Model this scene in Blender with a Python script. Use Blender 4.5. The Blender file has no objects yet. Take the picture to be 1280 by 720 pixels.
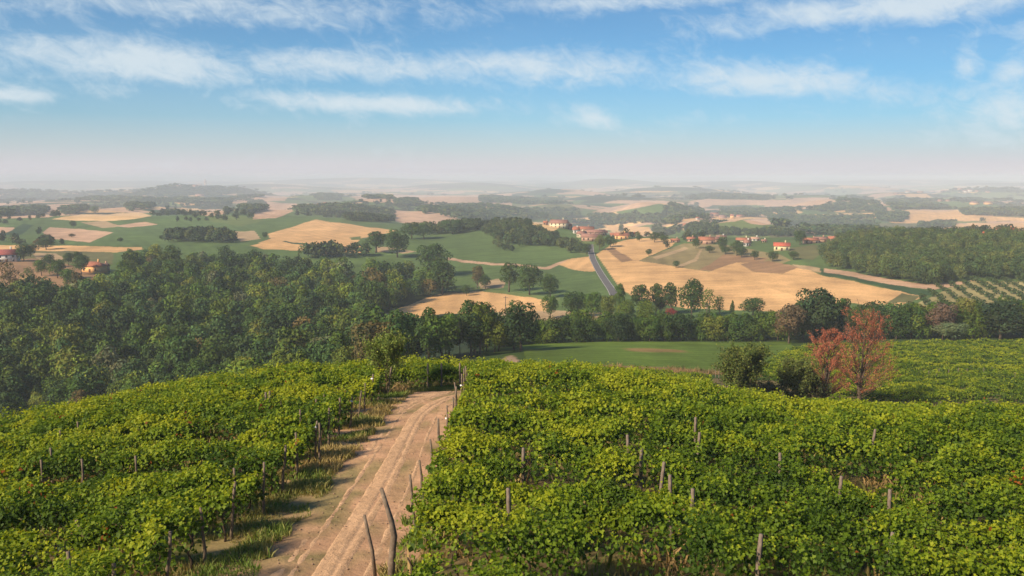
import bpy, math, random
import numpy as np
C = bpy.context.scene
COL = C.collection
rng = np.random.default_rng(7)
random.seed(7)
R = math.radians
PITCH = math.atan(0.138)
CP, SP = math.cos(PITCH), math.sin(PITCH)

# ------------------------------------------------------------------ camera
cam_d = bpy.data.cameras.new('camera')
cam = bpy.data.objects.new('camera', cam_d); COL.objects.link(cam)
cam.location = (0, 0, 0); cam.rotation_euler = (R(90) - PITCH, 0, 0)
cam_d.lens = 28.125; cam_d.sensor_width = 36; cam_d.clip_start = 0.1; cam_d.clip_end = 90000
C.camera = cam

# ------------------------------------------------------------------ sky, sun, exposure
SUN_EL, SUN_AZ = 34.0, -128.0          # azimuth from +Y, clockwise positive: behind the camera, to the left
w = bpy.data.worlds.new("World"); C.world = w; w.use_nodes = True
nt = w.node_tree; nt.nodes.clear()
class G:
    def __init__(s, tree): s.t = tree
    def n(s, typ, **k):
        x = s.t.nodes.new(typ)
        for a, b in k.items(): setattr(x, a, b)
        return x
    def put(s, sock, v):
        if isinstance(v, bpy.types.NodeSocket): s.t.links.new(v, sock)
        else: sock.default_value = v
    def m(s, op, a, b=0.0, c=None, clamp=False):
        x = s.n('ShaderNodeMath', operation=op, use_clamp=clamp)
        s.put(x.inputs[0], a); s.put(x.inputs[1], b)
        if c is not None: s.put(x.inputs[2], c)
        return x.outputs[0]
    def mix(s, f, a, b, blend='MIX'):
        x = s.n('ShaderNodeMix', data_type='RGBA', blend_type=blend)
        s.put(x.inputs[0], f); s.put(x.inputs[6], a); s.put(x.inputs[7], b)
        return x.outputs[2]
    def ramp(s, f, stops):
        x = s.n('ShaderNodeValToRGB'); e = x.color_ramp.elements
        while len(e) < len(stops): e.new(0.5)
        for i, (p, c) in enumerate(stops): e[i].position = p; e[i].color = tuple(c) + (1,)
        s.put(x.inputs[0], f); return x.outputs[0]
    def noise(s, vec, scale, detail=4, rough=.55, dist=0.0, dim='3D'):
        x = s.n('ShaderNodeTexNoise', noise_dimensions=dim)
        s.put(x.inputs['Vector'], vec); x.inputs['Scale'].default_value = scale
        x.inputs['Detail'].default_value = detail; x.inputs['Roughness'].default_value = rough
        x.inputs['Distortion'].default_value = dist
        return x.outputs[0]
    def smooth(s, v, a, b):
        x = s.n('ShaderNodeMapRange', interpolation_type='SMOOTHSTEP')
        s.put(x.inputs[0], v); x.inputs[1].default_value = a; x.inputs[2].default_value = b
        return x.outputs[0]
g = G(nt)
sky = g.n('ShaderNodeTexSky', sky_type='NISHITA', sun_disc=False)
sky.sun_elevation = R(SUN_EL); sky.sun_rotation = R(SUN_AZ)
sky.altitude = 300; sky.air_density = 1.0; sky.dust_density = 0.6; sky.ozone_density = 1.6
tc = g.n('ShaderNodeTexCoord')
sep = g.n('ShaderNodeSeparateXYZ'); nt.links.new(tc.outputs['Generated'], sep.inputs[0])
X, Yd, Zd = sep.outputs
hyp = g.m('MAXIMUM', g.m('SQRT', g.m('ADD', g.m('MULTIPLY', X, X), g.m('MULTIPLY', Yd, Yd))), .05)
az = g.m('ARCTAN2', X, Yd)                 # azimuth, 0 straight ahead
el = g.m('DIVIDE', Zd, hyp)                # tangent of the elevation
# clear-sky colour: Nishita, tinted by a horizon band of pale mist
skyc = g.mix(1.0, sky.outputs[0], (0.62, 0.90, 1.06, 1), 'MULTIPLY')
skyc = g.mix(1.0, skyc, g.ramp(el, [(0.0, (.95, .97, 1)), (0.05, (.84, .90, .97)), (0.12, (.86, .91, .96)), (0.26, (.80, .85, .88))]), 'MULTIPLY')
skyc = g.mix(1.0, skyc, g.ramp(g.m('ADD', g.m('MULTIPLY', az, .6), .5), [(.5, (1, 1, 1)), (.85, (.72, .80, .84))]), 'MULTIPLY')
hz = g.ramp(el, [(0.0, (1, 1, 1)), (0.015, (.92, .92, .92)), (0.035, (.55, .55, .55)), (0.07, (.12, .12, .12)), (0.12, (.0, .0, .0)), (.2, (0, 0, 0))])
skyc = g.mix(hz, skyc, (5.75, 5.45, 5.8, 1))
# clouds
cmb = g.n('ShaderNodeCombineXYZ'); g.put(cmb.inputs[0], g.m('MULTIPLY', az, 1.0)); g.put(cmb.inputs[1], g.m('MULTIPLY', el, 2.4))
v1 = g.noise(cmb.outputs[0], 6.0, 8, .62, .35)
cmb2 = g.n('ShaderNodeCombineXYZ'); g.put(cmb2.inputs[0], g.m('ADD', g.m('MULTIPLY', az, 1.6), g.m('MULTIPLY', el, .9))); g.put(cmb2.inputs[1], g.m('MULTIPLY', el, 2.2)); cmb2.inputs[2].default_value = 4
v2 = g.noise(cmb2.outputs[0], 22.0, 7, .66, .6)
blobs = [  # px, py, half width, half height, weight, slope
    (170, 74, 170, 24, .92, .02), (440, 82, 190, 20, .84, .02), (700, 84, 170, 22, .84, .05), (930, 100, 150, 20, .88, .06), (455, 129, 140, 13, 1.05, .03),
    (230, 8, 290, 20, .68, -.03), (10, 60, 70, 30, .6, 0), (770, 2, 130, 12, .8, 0), (1120, 8, 190, 18, 1.0, -.03), (740, 147, 42, 15, .8, .2),
    (1210, 84, 18, 26, .75, 0), (1255, 137, 45, 22, .8, 0), (1180, 120, 70, 26, .5, 0), (20, 119, 45, 8, .9, 0), (560, 15, 70, 24, .4, 0), (880, 150, 70, 12, .35, 0),
    (1265, 88, 22, 14, .8, 0), (140, 118, 60, 18, .4, 0), (1230, 170, 80, 14, .4, 0), (-250, 60, 160, 40, .8, 0), (1560, 70, 200, 60, .9, 0), (600, -120, 700, 60, .7, 0)]
tot = None
for (px, py, hw, hh, wt, sl) in blobs:
    vv = (py - 360) / 1000; uu = (px - 640) / 1000
    dy = CP - vv * SP; dz = -SP - vv * CP
    a0 = math.atan2(uu, dy); e0 = dz / math.hypot(uu, dy); kx = hw / 1000 * .93; ky = hh / 1000
    dx_ = g.m('SUBTRACT', az, a0); dy_ = g.m('ADD', g.m('SUBTRACT', el, e0), g.m('MULTIPLY', dx_, sl))
    q = g.m('ADD', g.m('POWER', g.m('ABSOLUTE', g.m('DIVIDE', dx_, kx)), 2.0), g.m('POWER', g.m('ABSOLUTE', g.m('DIVIDE', dy_, ky)), 2.0))
    f = g.m('MULTIPLY', g.m('EXPONENT', g.m('MULTIPLY', q, -0.9)), wt)
    tot = f if tot is None else g.m('MAXIMUM', tot, f)
dens = g.m('ADD', g.m('MULTIPLY', tot, .62), g.m('ADD', g.m('MULTIPLY', g.m('SUBTRACT', v1, .5), .95), g.m('MULTIPLY', g.m('SUBTRACT', v2, .5), .75)))
cl = g.m('MULTIPLY', g.m('POWER', g.smooth(dens, .04, .68), 1.0), .84)
veil = g.m('MULTIPLY', g.smooth(g.noise(cmb.outputs[0], 2.2, 5, .5, .2), .45, .8), .10)
cl = g.m('MAXIMUM', cl, veil)
skyc = g.mix(cl, skyc, (6.0, 6.7, 7.1, 1))
bg = g.n('ShaderNodeBackground'); g.put(bg.inputs[0], skyc); bg.inputs[1].default_value = 0.074
out = g.n('ShaderNodeOutputWorld'); nt.links.new(bg.outputs[0], out.inputs[0])

sd = bpy.data.lights.new('sun', 'SUN'); sun = bpy.data.objects.new('sun', sd); COL.objects.link(sun)
sd.energy = 4.6; sd.angle = R(5.0); sd.color = (1.0, .80, .56)
e, a = R(SUN_EL), R(SUN_AZ)
from mathutils import Vector
tosun = Vector((math.sin(a) * math.cos(e), math.cos(a) * math.cos(e), math.sin(e)))
sun.rotation_euler = tosun.to_track_quat('Z', 'Y').to_euler()
C.view_settings.view_transform = 'Standard'; C.view_settings.look = 'None'
C.view_settings.exposure = 0.72; C.view_settings.gamma = 1; C.view_settings.use_curve_mapping = False
C.cycles.volume_bounces = 3; C.cycles.max_bounces = 6; C.cycles.diffuse_bounces = 3; C.cycles.transparent_max_bounces = 4
C.cycles.use_denoising = True

# ------------------------------------------------------------------ helpers
def setp(o, label=None, cat=None, group=None, kind=None):
    if label: o['label'] = label
    if cat: o['category'] = cat
    if group: o['group'] = group
    if kind: o['kind'] = kind
    return o
def empty(name, loc, rz=0, **k):
    o = bpy.data.objects.new(name, None); COL.objects.link(o); o.location = loc; o.rotation_euler = (0, 0, rz)
    return setp(o, **k)
def mesh_np(name, V, F, mat=None, fcol=None, vcol=None, smooth=False):
    """V (n,3); F (m,k) array or list of arrays with different k; fcol (m,3) colour per face"""
    V = np.asarray(V, dtype=np.float32)
    Fs = [np.asarray(f) for f in F] if isinstance(F, list) else [np.asarray(F)]
    Fs = [f for f in Fs if len(f)]
    li = np.concatenate([f.ravel() for f in Fs]).astype(np.int32)
    ln = np.concatenate([np.full(len(f), f.shape[1], np.int32) for f in Fs])
    ls = np.concatenate([[0], np.cumsum(ln)[:-1]]).astype(np.int32)
    me = bpy.data.meshes.new(name)
    me.vertices.add(len(V)); me.vertices.foreach_set('co', V.ravel())
    me.loops.add(len(li)); me.loops.foreach_set('vertex_index', li)
    me.polygons.add(len(ln)); me.polygons.foreach_set('loop_start', ls); me.polygons.foreach_set('loop_total', ln)
    if smooth: me.polygons.foreach_set('use_smooth', np.ones(len(ln), bool))
    if fcol is not None:
        a_ = me.attributes.new('tint', 'FLOAT_COLOR', 'FACE')
        a_.data.foreach_set('color', np.c_[fcol, np.ones(len(fcol))].astype(np.float32).ravel())
    if vcol is not None:
        a_ = me.attributes.new('tint', 'FLOAT_COLOR', 'POINT')
        a_.data.foreach_set('color', np.asarray(vcol, dtype=np.float32).ravel())
    me.update(calc_edges=True); me.validate()
    if mat: me.materials.append(mat)
    return me
def obj(name, me, parent=None, loc=None, **k):
    o = bpy.data.objects.new(name, me); COL.objects.link(o)
    if parent: o.parent = parent
    if loc is not None: o.location = loc
    return setp(o, **k)

_T = np.random.default_rng(99).random((8, 256, 256))
def vn(x, y, s=0):
    x = np.asarray(x, float); y = np.asarray(y, float)
    xi = np.floor(x).astype(int); yi = np.floor(y).astype(int); fx = x - xi; fy = y - yi
    fx = fx * fx * (3 - 2 * fx); fy = fy * fy * (3 - 2 * fy); T = _T[s % 8]
    a_ = T[xi & 255, yi & 255]; b_ = T[(xi + 1) & 255, yi & 255]; c_ = T[xi & 255, (yi + 1) & 255]; d_ = T[(xi + 1) & 255, (yi + 1) & 255]
    return (a_ * (1 - fx) + b_ * fx) * (1 - fy) + (c_ * (1 - fx) + d_ * fx) * fy
def fbm(x, y, s=0, o=4):
    t = 0; am = .5; n = 0
    for i in range(o): t = t + am * vn(x * 2 ** i + 17.3 * i, y * 2 ** i + 5.1 * i, s + i); n += am; am *= .5
    return t / n        # 0..1, mean .5

# ------------------------------------------------------------------ materials
def mat_new(name):
    m = bpy.data.materials.new(name); m.use_nodes = True; m.node_tree.nodes.clear()
    return m, G(m.node_tree)
def finish(g, sh):
    o = g.n('ShaderNodeOutputMaterial'); g.t.links.new(sh, o.inputs[0])
def foliage_mat(name, use_obj=True, trans=.3, rough=.75, spec=.25):
    m, g = mat_new(name)
    at = g.n('ShaderNodeAttribute', attribute_name='tint'); col = at.outputs['Color']
    if use_obj:
        oi = g.n('ShaderNodeObjectInfo'); col = g.mix(1.0, col, oi.outputs['Color'], 'MULTIPLY')
    p = g.n('ShaderNodeBsdfPrincipled'); g.put(p.inputs['Base Color'], col); p.inputs['Roughness'].default_value = rough
    p.inputs['Specular IOR Level'].default_value = spec
    t = g.n('ShaderNodeBsdfTranslucent'); g.put(t.inputs[0], g.mix(1.0, col, (1.25, 1.1, .5, 1), 'MULTIPLY'))
    mx = g.n('ShaderNodeMixShader'); mx.inputs[0].default_value = trans
    g.t.links.new(p.outputs[0], mx.inputs[1]); g.t.links.new(t.outputs[0], mx.inputs[2]); finish(g, mx.outputs[0]); return m
def plain_mat(name, col, rough=.85, var=.25, scale=3.0, spec=.2, objcol=False, bump=0.0, metal=0.0):
    m, g = mat_new(name)
    tc = g.n('ShaderNodeTexCoord')
    nz = g.noise(tc.outputs['Object'], scale, 5, .6)
    f = g.n('ShaderNodeMapRange'); g.put(f.inputs[0], nz); f.inputs[1].default_value = .3; f.inputs[2].default_value = .7; f.inputs[3].default_value = 1 - var; f.inputs[4].default_value = 1 + var
    cc = g.n('ShaderNodeCombineXYZ'); [g.put(cc.inputs[i], f.outputs[0]) for i in range(3)]
    base = tuple(col) + (1,)
    if objcol:
        oi = g.n('ShaderNodeObjectInfo'); base = oi.outputs['Color']
    c = g.mix(1.0, base, cc.outputs[0], 'MULTIPLY')
    p = g.n('ShaderNodeBsdfPrincipled'); g.put(p.inputs['Base Color'], c); p.inputs['Roughness'].default_value = rough
    p.inputs['Specular IOR Level'].default_value = spec; p.inputs['Metallic'].default_value = metal
    if bump:
        b = g.n('ShaderNodeBump'); b.inputs['Distance'].default_value = bump; g.put(b.inputs['Height'], nz); g.t.links.new(b.outputs[0], p.inputs['Normal'])
    finish(g, p.outputs[0]); return m

M_tree = foliage_mat('tree_leaves', True, .22)
M_vine = foliage_mat('vine_leaves', True, .5, .6, .25)
M_wood_stuff = foliage_mat('wood_leaves', False, .18)
M_bark = plain_mat('bark', (.10, .075, .055), .9, .35, 4)
M_post = plain_mat('weathered_post', (.16, .125, .095), .9, .4, 9, bump=.01)
M_stem = plain_mat('vine_bark', (.07, .05, .035), .9, .4, 12, bump=.01)
M_cpost = plain_mat('concrete_post', (.17, .135, .11), .85, .35, 7, bump=.004)
M_wall = plain_mat('render_wall', (.7, .6, .45), .9, .12, .6, objcol=True)
M_roof = plain_mat('clay_tiles', (.34, .13, .08), .85, .35, 1.4, objcol=True)
M_glass = plain_mat('dark_window', (.03, .03, .035), .25, .2, 1, spec=.5)
M_shutter = plain_mat('shutter_wood', (.12, .06, .035), .7, .2, 3)
M_pole = plain_mat('pole_wood', (.12, .10, .085), .85, .3, 2)
M_asphalt = plain_mat('asphalt', (.11, .105, .11), .85, .15, .3)
M_line = plain_mat('road_paint', (.5, .48, .45), .6, .15, .5)
M_stone = plain_mat('pale_brick', (.5, .33, .25), .9, .15, .2, objcol=False)

# ------------------------------------------------------------------ terrain heights
YK = [2, 6, 12, 20, 35, 50, 65, 80, 105, 130, 160, 200, 250, 300, 350, 400, 480, 550, 650, 750, 900, 1100, 1400, 1800, 2400, 3200, 4500, 6500, 10000, 16000, 26000, 40000]
PK = [-500, -200, 0, 160, 320, 480, 640, 800, 960, 1120, 1280, 1500, 1800]
ZT = {
 -200: [-8.2,-8.8,-9.6,-11.2,-14.5,-20, -29, -40, -54,-64,-71,-74,-72,-68,-63,-58,-55,-54,-55,-57,-60,-58,-70,-84,-102,-118,-122,-130,-132,-112,-70,-40],
 0:    [-8.2,-8.8,-9.5,-10.9,-13.4,-16.4,-22,-32, -48,-60,-68,-72,-70,-66,-62,-58,-55,-55,-55,-57,-60,-58,-70,-84,-102,-118,-122,-130,-132,-112,-70,-40],
 160:  [-8.2,-8.8,-9.4,-10.6,-12.9,-15.3,-18.8,-24, -38,-50,-60,-66,-68,-67,-65,-63,-60,-57,-54,-54,-56,-55,-70,-84,-102,-118,-122,-130,-132,-112,-70,-40],
 320:  [-8.2,-8.7,-9.3,-10.4,-12.4,-14.5,-17.2,-20.8,-30,-42,-52,-62,-66,-67,-67,-66,-64,-60,-55,-56,-58,-56,-70,-84,-102,-118,-122,-140,-132,-112,-70,-40],
 480:  [-8.2,-8.7,-9.3,-10.3,-12.1,-14.0,-17.0,-20.2,-25.5,-31.6,-38,-46,-57,-62,-64,-65,-65,-62,-56,-58,-59,-62,-70,-84,-102,-118,-122,-140,-132,-112,-70,-40],
 640:  [-8.2,-8.7,-9.3,-10.3,-12.1,-13.9,-16.7,-20.4,-26.8,-32.2,-37.8,-42.9,-51.5,-58,-60.5,-62,-64,-62,-57.5,-52.5,-52,-90,-104,-114,-118,-122,-125,-138,-132,-112,-70,-40],
 800:  [-8.2,-8.7,-9.3,-10.3,-12.1,-14.0,-17,-21,-27.5,-33,-37.6,-42.6,-50.8,-57,-60,-61,-61.5,-60,-56.5,-55,-72,-90,-104,-114,-118,-122,-125,-138,-132,-112,-70,-40],
 960:  [-8.2,-8.8,-9.5,-10.6,-12.5,-15.8,-20.2,-24.8,-30.6,-34.5,-39.8,-45,-51.5,-56,-58,-58,-57,-54.5,-51.5,-54,-66,-90,-104,-114,-118,-122,-125,-138,-132,-112,-70,-40],
 1120: [-8.2,-8.9,-9.8,-11,-12.6,-16.1,-20.5,-25,-31,-34.5,-38.6,-43.5,-49.5,-52,-52,-52,-50,-48,-49,-56,-66,-68,-88,-104,-112,-118,-122,-135,-132,-112,-70,-40],
 1280: [-8.2,-8.9,-10,-10.9,-12.8,-16.2,-20.6,-25,-31,-34.5,-38.6,-43,-48.5,-50,-49.5,-49,-46,-44,-45.5,-53,-58,-60,-88,-104,-112,-118,-122,-135,-132,-112,-70,-40],
 1500: [-8.2,-9,-9.9,-11.4,-13.6,-17,-21.3,-26,-30.5,-35.5,-39,-43,-48,-49,-48.5,-48,-45,-43,-44,-52,-58,-60,-88,-104,-112,-118,-122,-135,-132,-112,-70,-40]}
ZT[-500] = ZT[-200]; ZT[1800] = ZT[1500]
U_GRID = np.linspace(-1.3, 1.3, 521); L_GRID = np.linspace(math.log(2), math.log(40000), 1200)
_tab = np.array([np.interp(L_GRID, np.log(YK), ZT[p]) for p in PK])           # (pk, L)
_s = -_tab / np.exp(L_GRID)[None, :]
_tab = np.array([np.interp(U_GRID, (np.array(PK) - 640) / 1000, _s[:, j]) for j in range(len(L_GRID))])  # (L,U) slope
def gblur(A, sg, ax):
    k = np.exp(-.5 * (np.arange(-4 * sg, 4 * sg + 1) / sg) ** 2); k /= k.sum()
    A = np.moveaxis(A, ax, -1); P = np.pad(A, [(0, 0), (len(k) // 2, len(k) // 2)], mode='edge')
    O = np.array([np.convolve(r, k, 'valid') for r in P]); return np.moveaxis(O, -1, ax)
_tab = gblur(gblur(_tab, 16, 1), 7, 0)
def zfun(X_, Y_):
    X_ = np.asarray(X_, float); Y_ = np.maximum(np.asarray(Y_, float), 2.001)
    l = np.log(Y_); fl = np.clip((l - L_GRID[0]) / (L_GRID[1] - L_GRID[0]), 0, len(L_GRID) - 1.001)
    fu = np.clip((X_ / Y_ - U_GRID[0]) / (U_GRID[1] - U_GRID[0]), 0, len(U_GRID) - 1.001)
    li, ui = fl.astype(int), fu.astype(int); a_, b_ = fl - li, fu - ui
    s = (_tab[li, ui] * (1 - b_) + _tab[li, ui + 1] * b_) * (1 - a_) + (_tab[li + 1, ui] * (1 - b_) + _tab[li + 1, ui + 1] * b_) * a_
    z = -s * Y_
    # natural undulation, growing with distance
    wgt = np.clip((Y_ - 90) / 500, 0, 1)
    z = z + wgt * 4.5 * (fbm(X_ / 170 + 3, Y_ / 170 + 9, 1, 3) - .5)
    w2 = np.clip((Y_ - 800) / 1500, 0, 1); z = z + w2 * 92 * (fbm(X_ / 560 + 1.5, Y_ / 560 + 2, 2, 4) - .5)
    w3 = np.clip((Y_ - 5500) / 9000, 0, 1); z = z + w3 * 240 * (fbm(X_ / 2600 + 8.2, Y_ / 3300 + 4, 3, 5) - .46)
    for (px, Yc, ptop, hw, dep) in BUMPS:
        xc = (px - 640) / 1000 * Yc; sx = hw / 1000 * Yc; zt = (222 - ptop) / 1000 * Yc
        d2 = ((X_ - xc) / sx) ** 2 + ((Y_ - Yc) / dep) ** 2; m = d2 < 12
        if np.any(m):
            gq = np.where(m, np.exp(-.5 * np.minimum(d2, 12)) * (.8 + .3 * fbm(X_ / (sx * .9) + px, Y_ / (sx * .9), 5, 3)), 0); z = z + (zt - z) * np.minimum(gq, 1)
    return np.where(z > 0, 16 * np.tanh(z / 16), z)
# hills: px of the top, distance, py of the top, half width px, half depth m, floor height there
BUMPS = [(650, 830, 278, 48, 75), (930, 1180, 275, 62, 110), (870, 1550, 271, 34, 120), (815, 2200, 252, 44, 200), (1045, 2600, 249, 48, 230), (1185, 2900, 251, 50, 240), (1280, 2100, 262, 60, 200),
         (700, 2700, 254, 40, 220), (600, 2100, 259, 46, 190), (545, 1700, 262, 40, 150), (470, 2300, 248, 36, 190), (415, 1650, 259, 50, 160), (300, 1500, 262, 60, 150), (180, 1800, 257, 60, 170), (30, 1600, 263, 70, 160), (90, 2700, 251, 60, 220),
         (228, 4300, 230, 30, 330), (290, 4450, 234, 30, 330), (20, 4700, 238, 70, 400), (160, 4900, 238, 36, 400), (330, 3200, 246, 50, 260), (560, 3400, 245, 60, 300), (400, 3700, 243, 50, 300),
         (760, 3500, 244, 50, 300), (900, 3700, 243, 50, 300), (1010, 3900, 243, 40, 300), (1235, 4900, 235, 50, 400), (1130, 4400, 239, 45, 350), (700, 4900, 236, 60, 450), (840, 5400, 233, 60, 500),
         (760, 10500, 223, 50, 900), (450, 12000, 222, 90, 900), (930, 9500, 226, 60, 900), (1130, 12000, 224, 80, 900), (90, 11000, 225, 90, 900), (590, 8500, 228, 60, 800), (330, 8000, 229, 60, 800), (1040, 7500, 230, 50, 700), (1240, 8500, 228, 50, 700)]
def proj(X_, Y_, Z_):
    d = Y_ * CP - Z_ * SP; v = -(Y_ * SP + Z_ * CP) / d * -1
    return 640 + 1000 * X_ / d, 360 - 1000 * (Y_ * SP + Z_ * CP) / d
_YM = np.exp(np.linspace(math.log(8), math.log(30000), 3600))
def hit(px, py, lift=0.0, y0=8, y1=30000):
    """first place where the view ray through a photo pixel meets the ground raised by lift"""
    u = (px - 640) / 1000; v = (py - 360) / 1000
    dy = CP - v * SP; t = _YM / dy
    X_ = u * t; Zr = (-SP - v * CP) * t
    Zt = zfun(X_, _YM) + lift
    ok = (Zr <= Zt) & (_YM >= y0) & (_YM <= y1)
    if not ok.any(): return None
    i = int(np.argmax(ok)); return np.array([X_[i], _YM[i], Zt[i] - lift])
def at(px, Y_):
    """ground point at a photo column and a forward distance"""
    x = (px - 640) / 1000 * Y_
    for _ in range(3):
        z = float(zfun(x, Y_)); x = (px - 640) / 1000 * (Y_ * CP - z * SP)
    return np.array([x, Y_, float(zfun(x, Y_))])
def inpoly(px, py, poly):
    P = np.array(poly, float); r = np.zeros(px.shape, bool)
    x1, y1 = P[-1]
    for x2, y2 in P:
        c = ((y1 > py) != (y2 > py))
        if y1 != y2: r ^= c & (px < (x2 - x1) * (py - y1) / (y2 - y1) + x1)
        x1, y1 = x2, y2
    return r

# ------------------------------------------------------------------ field colours
GOLD = (.56, .345, .16); GOLD2 = (.60, .40, .20); PINK = (.46, .30, .20); BROWN = (.27, .165, .09); GREEN = (.085, .135, .042); GREEN2 = (.12, .16, .05)
DKGREEN = (.035, .07, .03); OLIVE = (.13, .13, .055); WOOD = (.022, .036, .016); TAN = (.36, .26, .15); MEADOW = (.095, .15, .024); VINEB = (.05, .085, .02)
FIELDS = [  # colour, polygon in photo pixels
 (GREEN, [(-100,275),(320,262),(330,330),(-100,330)]),
 (GREEN, [(360,262),(700,272),(760,372),(470,360),(320,325),(320,270)]),
 (PINK, [(0,256),(110,254),(104,260),(60,271),(-80,276),(-80,258)]), (WOOD, [(0,261),(50,258),(62,263),(50,268),(0,271)]),
 (GOLD2, [(65,273),(100,268),(175,266),(188,270),(165,274),(130,276),(95,276)]),
 (TAN, [(100,278),(130,276),(150,282),(128,285)]), (PINK, [(52,290),(62,283),(140,290),(110,303),(60,297)]), (PINK,[(140,282),(180,277),(196,281),(160,284)]),
 (PINK, [(-60,282),(18,284),(14,290),(-60,298)]), (DKGREEN,[(5,294),(28,279),(42,281),(26,293)]), (TAN,[(13,296),(17,296),(27,303),(24,304)]),
 (OLIVE,[(-60,312),(80,312),(140,316),(140,330),(-60,330)]),
 (GOLD, [(-80,306),(60,306),(175,309),(178,312),(140,315),(65,313),(-80,312)]),
 (BROWN, [(-80,326),(0,326),(40,322),(85,330),(118,342),(110,375),(60,400),(-80,400)]), (GOLD,[(20,350),(34,343),(36,354),(20,362)]), (TAN,[(40,315),(70,316),(82,323),(62,328),(45,322)]),
 (GOLD2, [(222,262),(246,260),(250,264),(240,266),(222,266)]), (PINK, [(240,264),(262,261),(282,263),(282,268),(255,270)]), (TAN,[(284,289),(318,288),(326,299),(300,301)]),
 (GOLD2, [(170,262),(182,257),(205,259),(190,262)]), (PINK, [(265,250),(320,244),(320,252),(290,254)]), (GREEN2,[(262,270),(300,268),(330,276),(300,282),(260,276)]),
 (PINK, [(318,265),(335,254),(370,254),(371,262),(345,273),(316,274)]), (PINK, [(312,243),(360,246),(355,251),(315,252)]),
 (GOLD, [(335,293),(396,274),(435,280),(498,289),(452,297),(446,303),(400,311),(330,307),(322,304),(338,299)]), (DKGREEN,[(352,302),(356,301),(393,306),(391,308)]),
 (GOLD, [(312,307),(330,304),(400,310),(395,313),(330,312)]), (GOLD, [(385,314),(400,310),(440,304),(458,309),(460,315),(400,318)]), (GREEN2,[(438,297),(450,295),(452,299),(440,300)]),
 (GOLD2, [(432,265),(490,268),(488,271),(440,269)]), (PINK, [(493,263),(540,265),(565,270),(582,276),(555,287),(520,281),(495,277)]),
 (PINK, [(438,247),(470,240),(560,241),(640,243),(640,258),(600,262),(520,254),(480,257)]), (GREEN,[(460,252),(520,256),(500,262),(430,258)]),
 (GOLD, [(460,402),(500,385),(540,370),(560,366),(600,364),(640,368),(686,375),(690,388),(640,390),(560,392),(500,400)]),
 (TAN, [(598,353),(622,348),(632,353),(630,360),(600,361)]), (GREEN2,[(560,360),(600,360),(700,372),(700,376),(600,364)]), (TAN,[(470,308),(500,310),(520,314),(505,317),(470,315)]),
 (PINK, [(560,322),(600,327),(680,333),(720,322),(722,325),(684,336),(600,330),(560,325)]),
 (TAN, [(622,390),(690,388),(765,391),(770,399),(700,404),(622,414)]),
 (GOLD2, [(655,278),(690,277),(700,284),(690,290),(655,283)]), (GOLD, [(752,281),(810,284),(812,294),(770,294)]),
 (GREEN2, [(720,300),(735,298),(740,318),(725,318)]),
 (GOLD, [(698,331),(715,323),(735,320),(745,339),(735,339),(712,336)]),
 (GOLD, [(744,318),(765,305),(790,298),(820,297),(846,301),(840,308),(800,325),(840,332),(880,338),(960,346),(1010,352),(1060,380),(1060,392),(860,386),(800,375),(778,364),(760,340)]),
 ((.22,.18,.085), [(798,326),(855,304),(905,306),(975,318),(990,325),(940,346),(885,340),(843,333)]), (TAN,[(815,322),(850,311),(856,308),(860,311),(820,325)]), (TAN,[(848,331),(868,324),(876,312),(878,313),(872,326),(850,334)]),
 (BROWN, [(875,338),(905,318),(960,322),(935,342)]), (GOLD, [(885,340),(920,328),(1000,333),(1030,345),(1158,370),(1135,378),(1120,385),(1000,372),(940,352)]),
 (BROWN,[(925,330),(960,326),(1000,333),(980,342),(940,340)]), (BROWN,[(757,312),(766,309),(790,325),(778,328)]),
 (OLIVE, [(1108,378),(1128,366),(1150,370),(1140,378)]),
 (DKGREEN, [(1015,336),(1030,336),(1165,365),(1180,368),(1150,370),(1100,357),(1030,344)]),
 (TAN, [(990,330),(1025,335),(1027,341),(1000,336)]), (PINK, [(1030,335),(1100,346),(1160,356),(1220,350),(1230,353),(1165,363),(1090,351),(1030,340)]),
 ((.30,.26,.12), [(1100,400),(1140,382),(1175,366),(1210,352),(1400,352),(1400,420),(1100,420)]),
 (OLIVE, [(985,310),(1020,306),(1030,315),(1015,325),(990,322)]),
 (GREEN, [(765,262),(825,255),(850,262),(830,275),(790,277)]), (PINK, [(740,265),(800,252),(830,251),(828,254),(775,264),(745,270)]),
 (GREEN, [(810,283),(850,285),(862,290),(855,297),(820,296)]), (GREEN2, [(890,280),(940,273),(1000,283),(1005,296),(920,297)]), (GOLD,[(845,278),(860,273),(876,274),(870,280),(850,283)]),
 (PINK, [(845,283),(852,277),(878,273),(884,280),(860,286)]), (GOLD2, [(880,280),(892,275),(900,276),(898,281),(885,283)]), (PINK,[(930,275),(950,272),(990,279),(985,282),(940,280)]), (OLIVE,[(960,290),(1000,284),(1005,296),(965,297)]),
 (GOLD, [(1122,262),(1160,264),(1200,264),(1235,270),(1280,273),(1400,274),(1400,277),(1280,277),(1190,276),(1150,280),(1110,278),(1135,272)]),
 (GOLD, [(1150,286),(1200,280),(1280,279),(1400,279),(1400,296),(1280,294),(1200,292)]), (OLIVE,[(1080,280),(1150,279),(1160,284),(1120,290),(1080,288)]),
 (PINK, [(955,250),(1040,249),(1030,257),(955,259)]), (GOLD2, [(962,268),(990,261),(1005,266),(975,273)]), (GOLD2,[(1016,268),(1095,266),(1093,270),(1016,271)]), (PINK, [(1085,250),(1100,250),(1115,262),(1110,265)]),
 (GREEN,[(1100,258),(1200,252),(1280,255),(1280,262),(1130,262)]), (PINK,[(860,252),(880,248),(960,250),(955,256),(870,256)]), (GREEN,[(1000,296),(1080,290),(1090,300),(1000,300)]),
]
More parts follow.
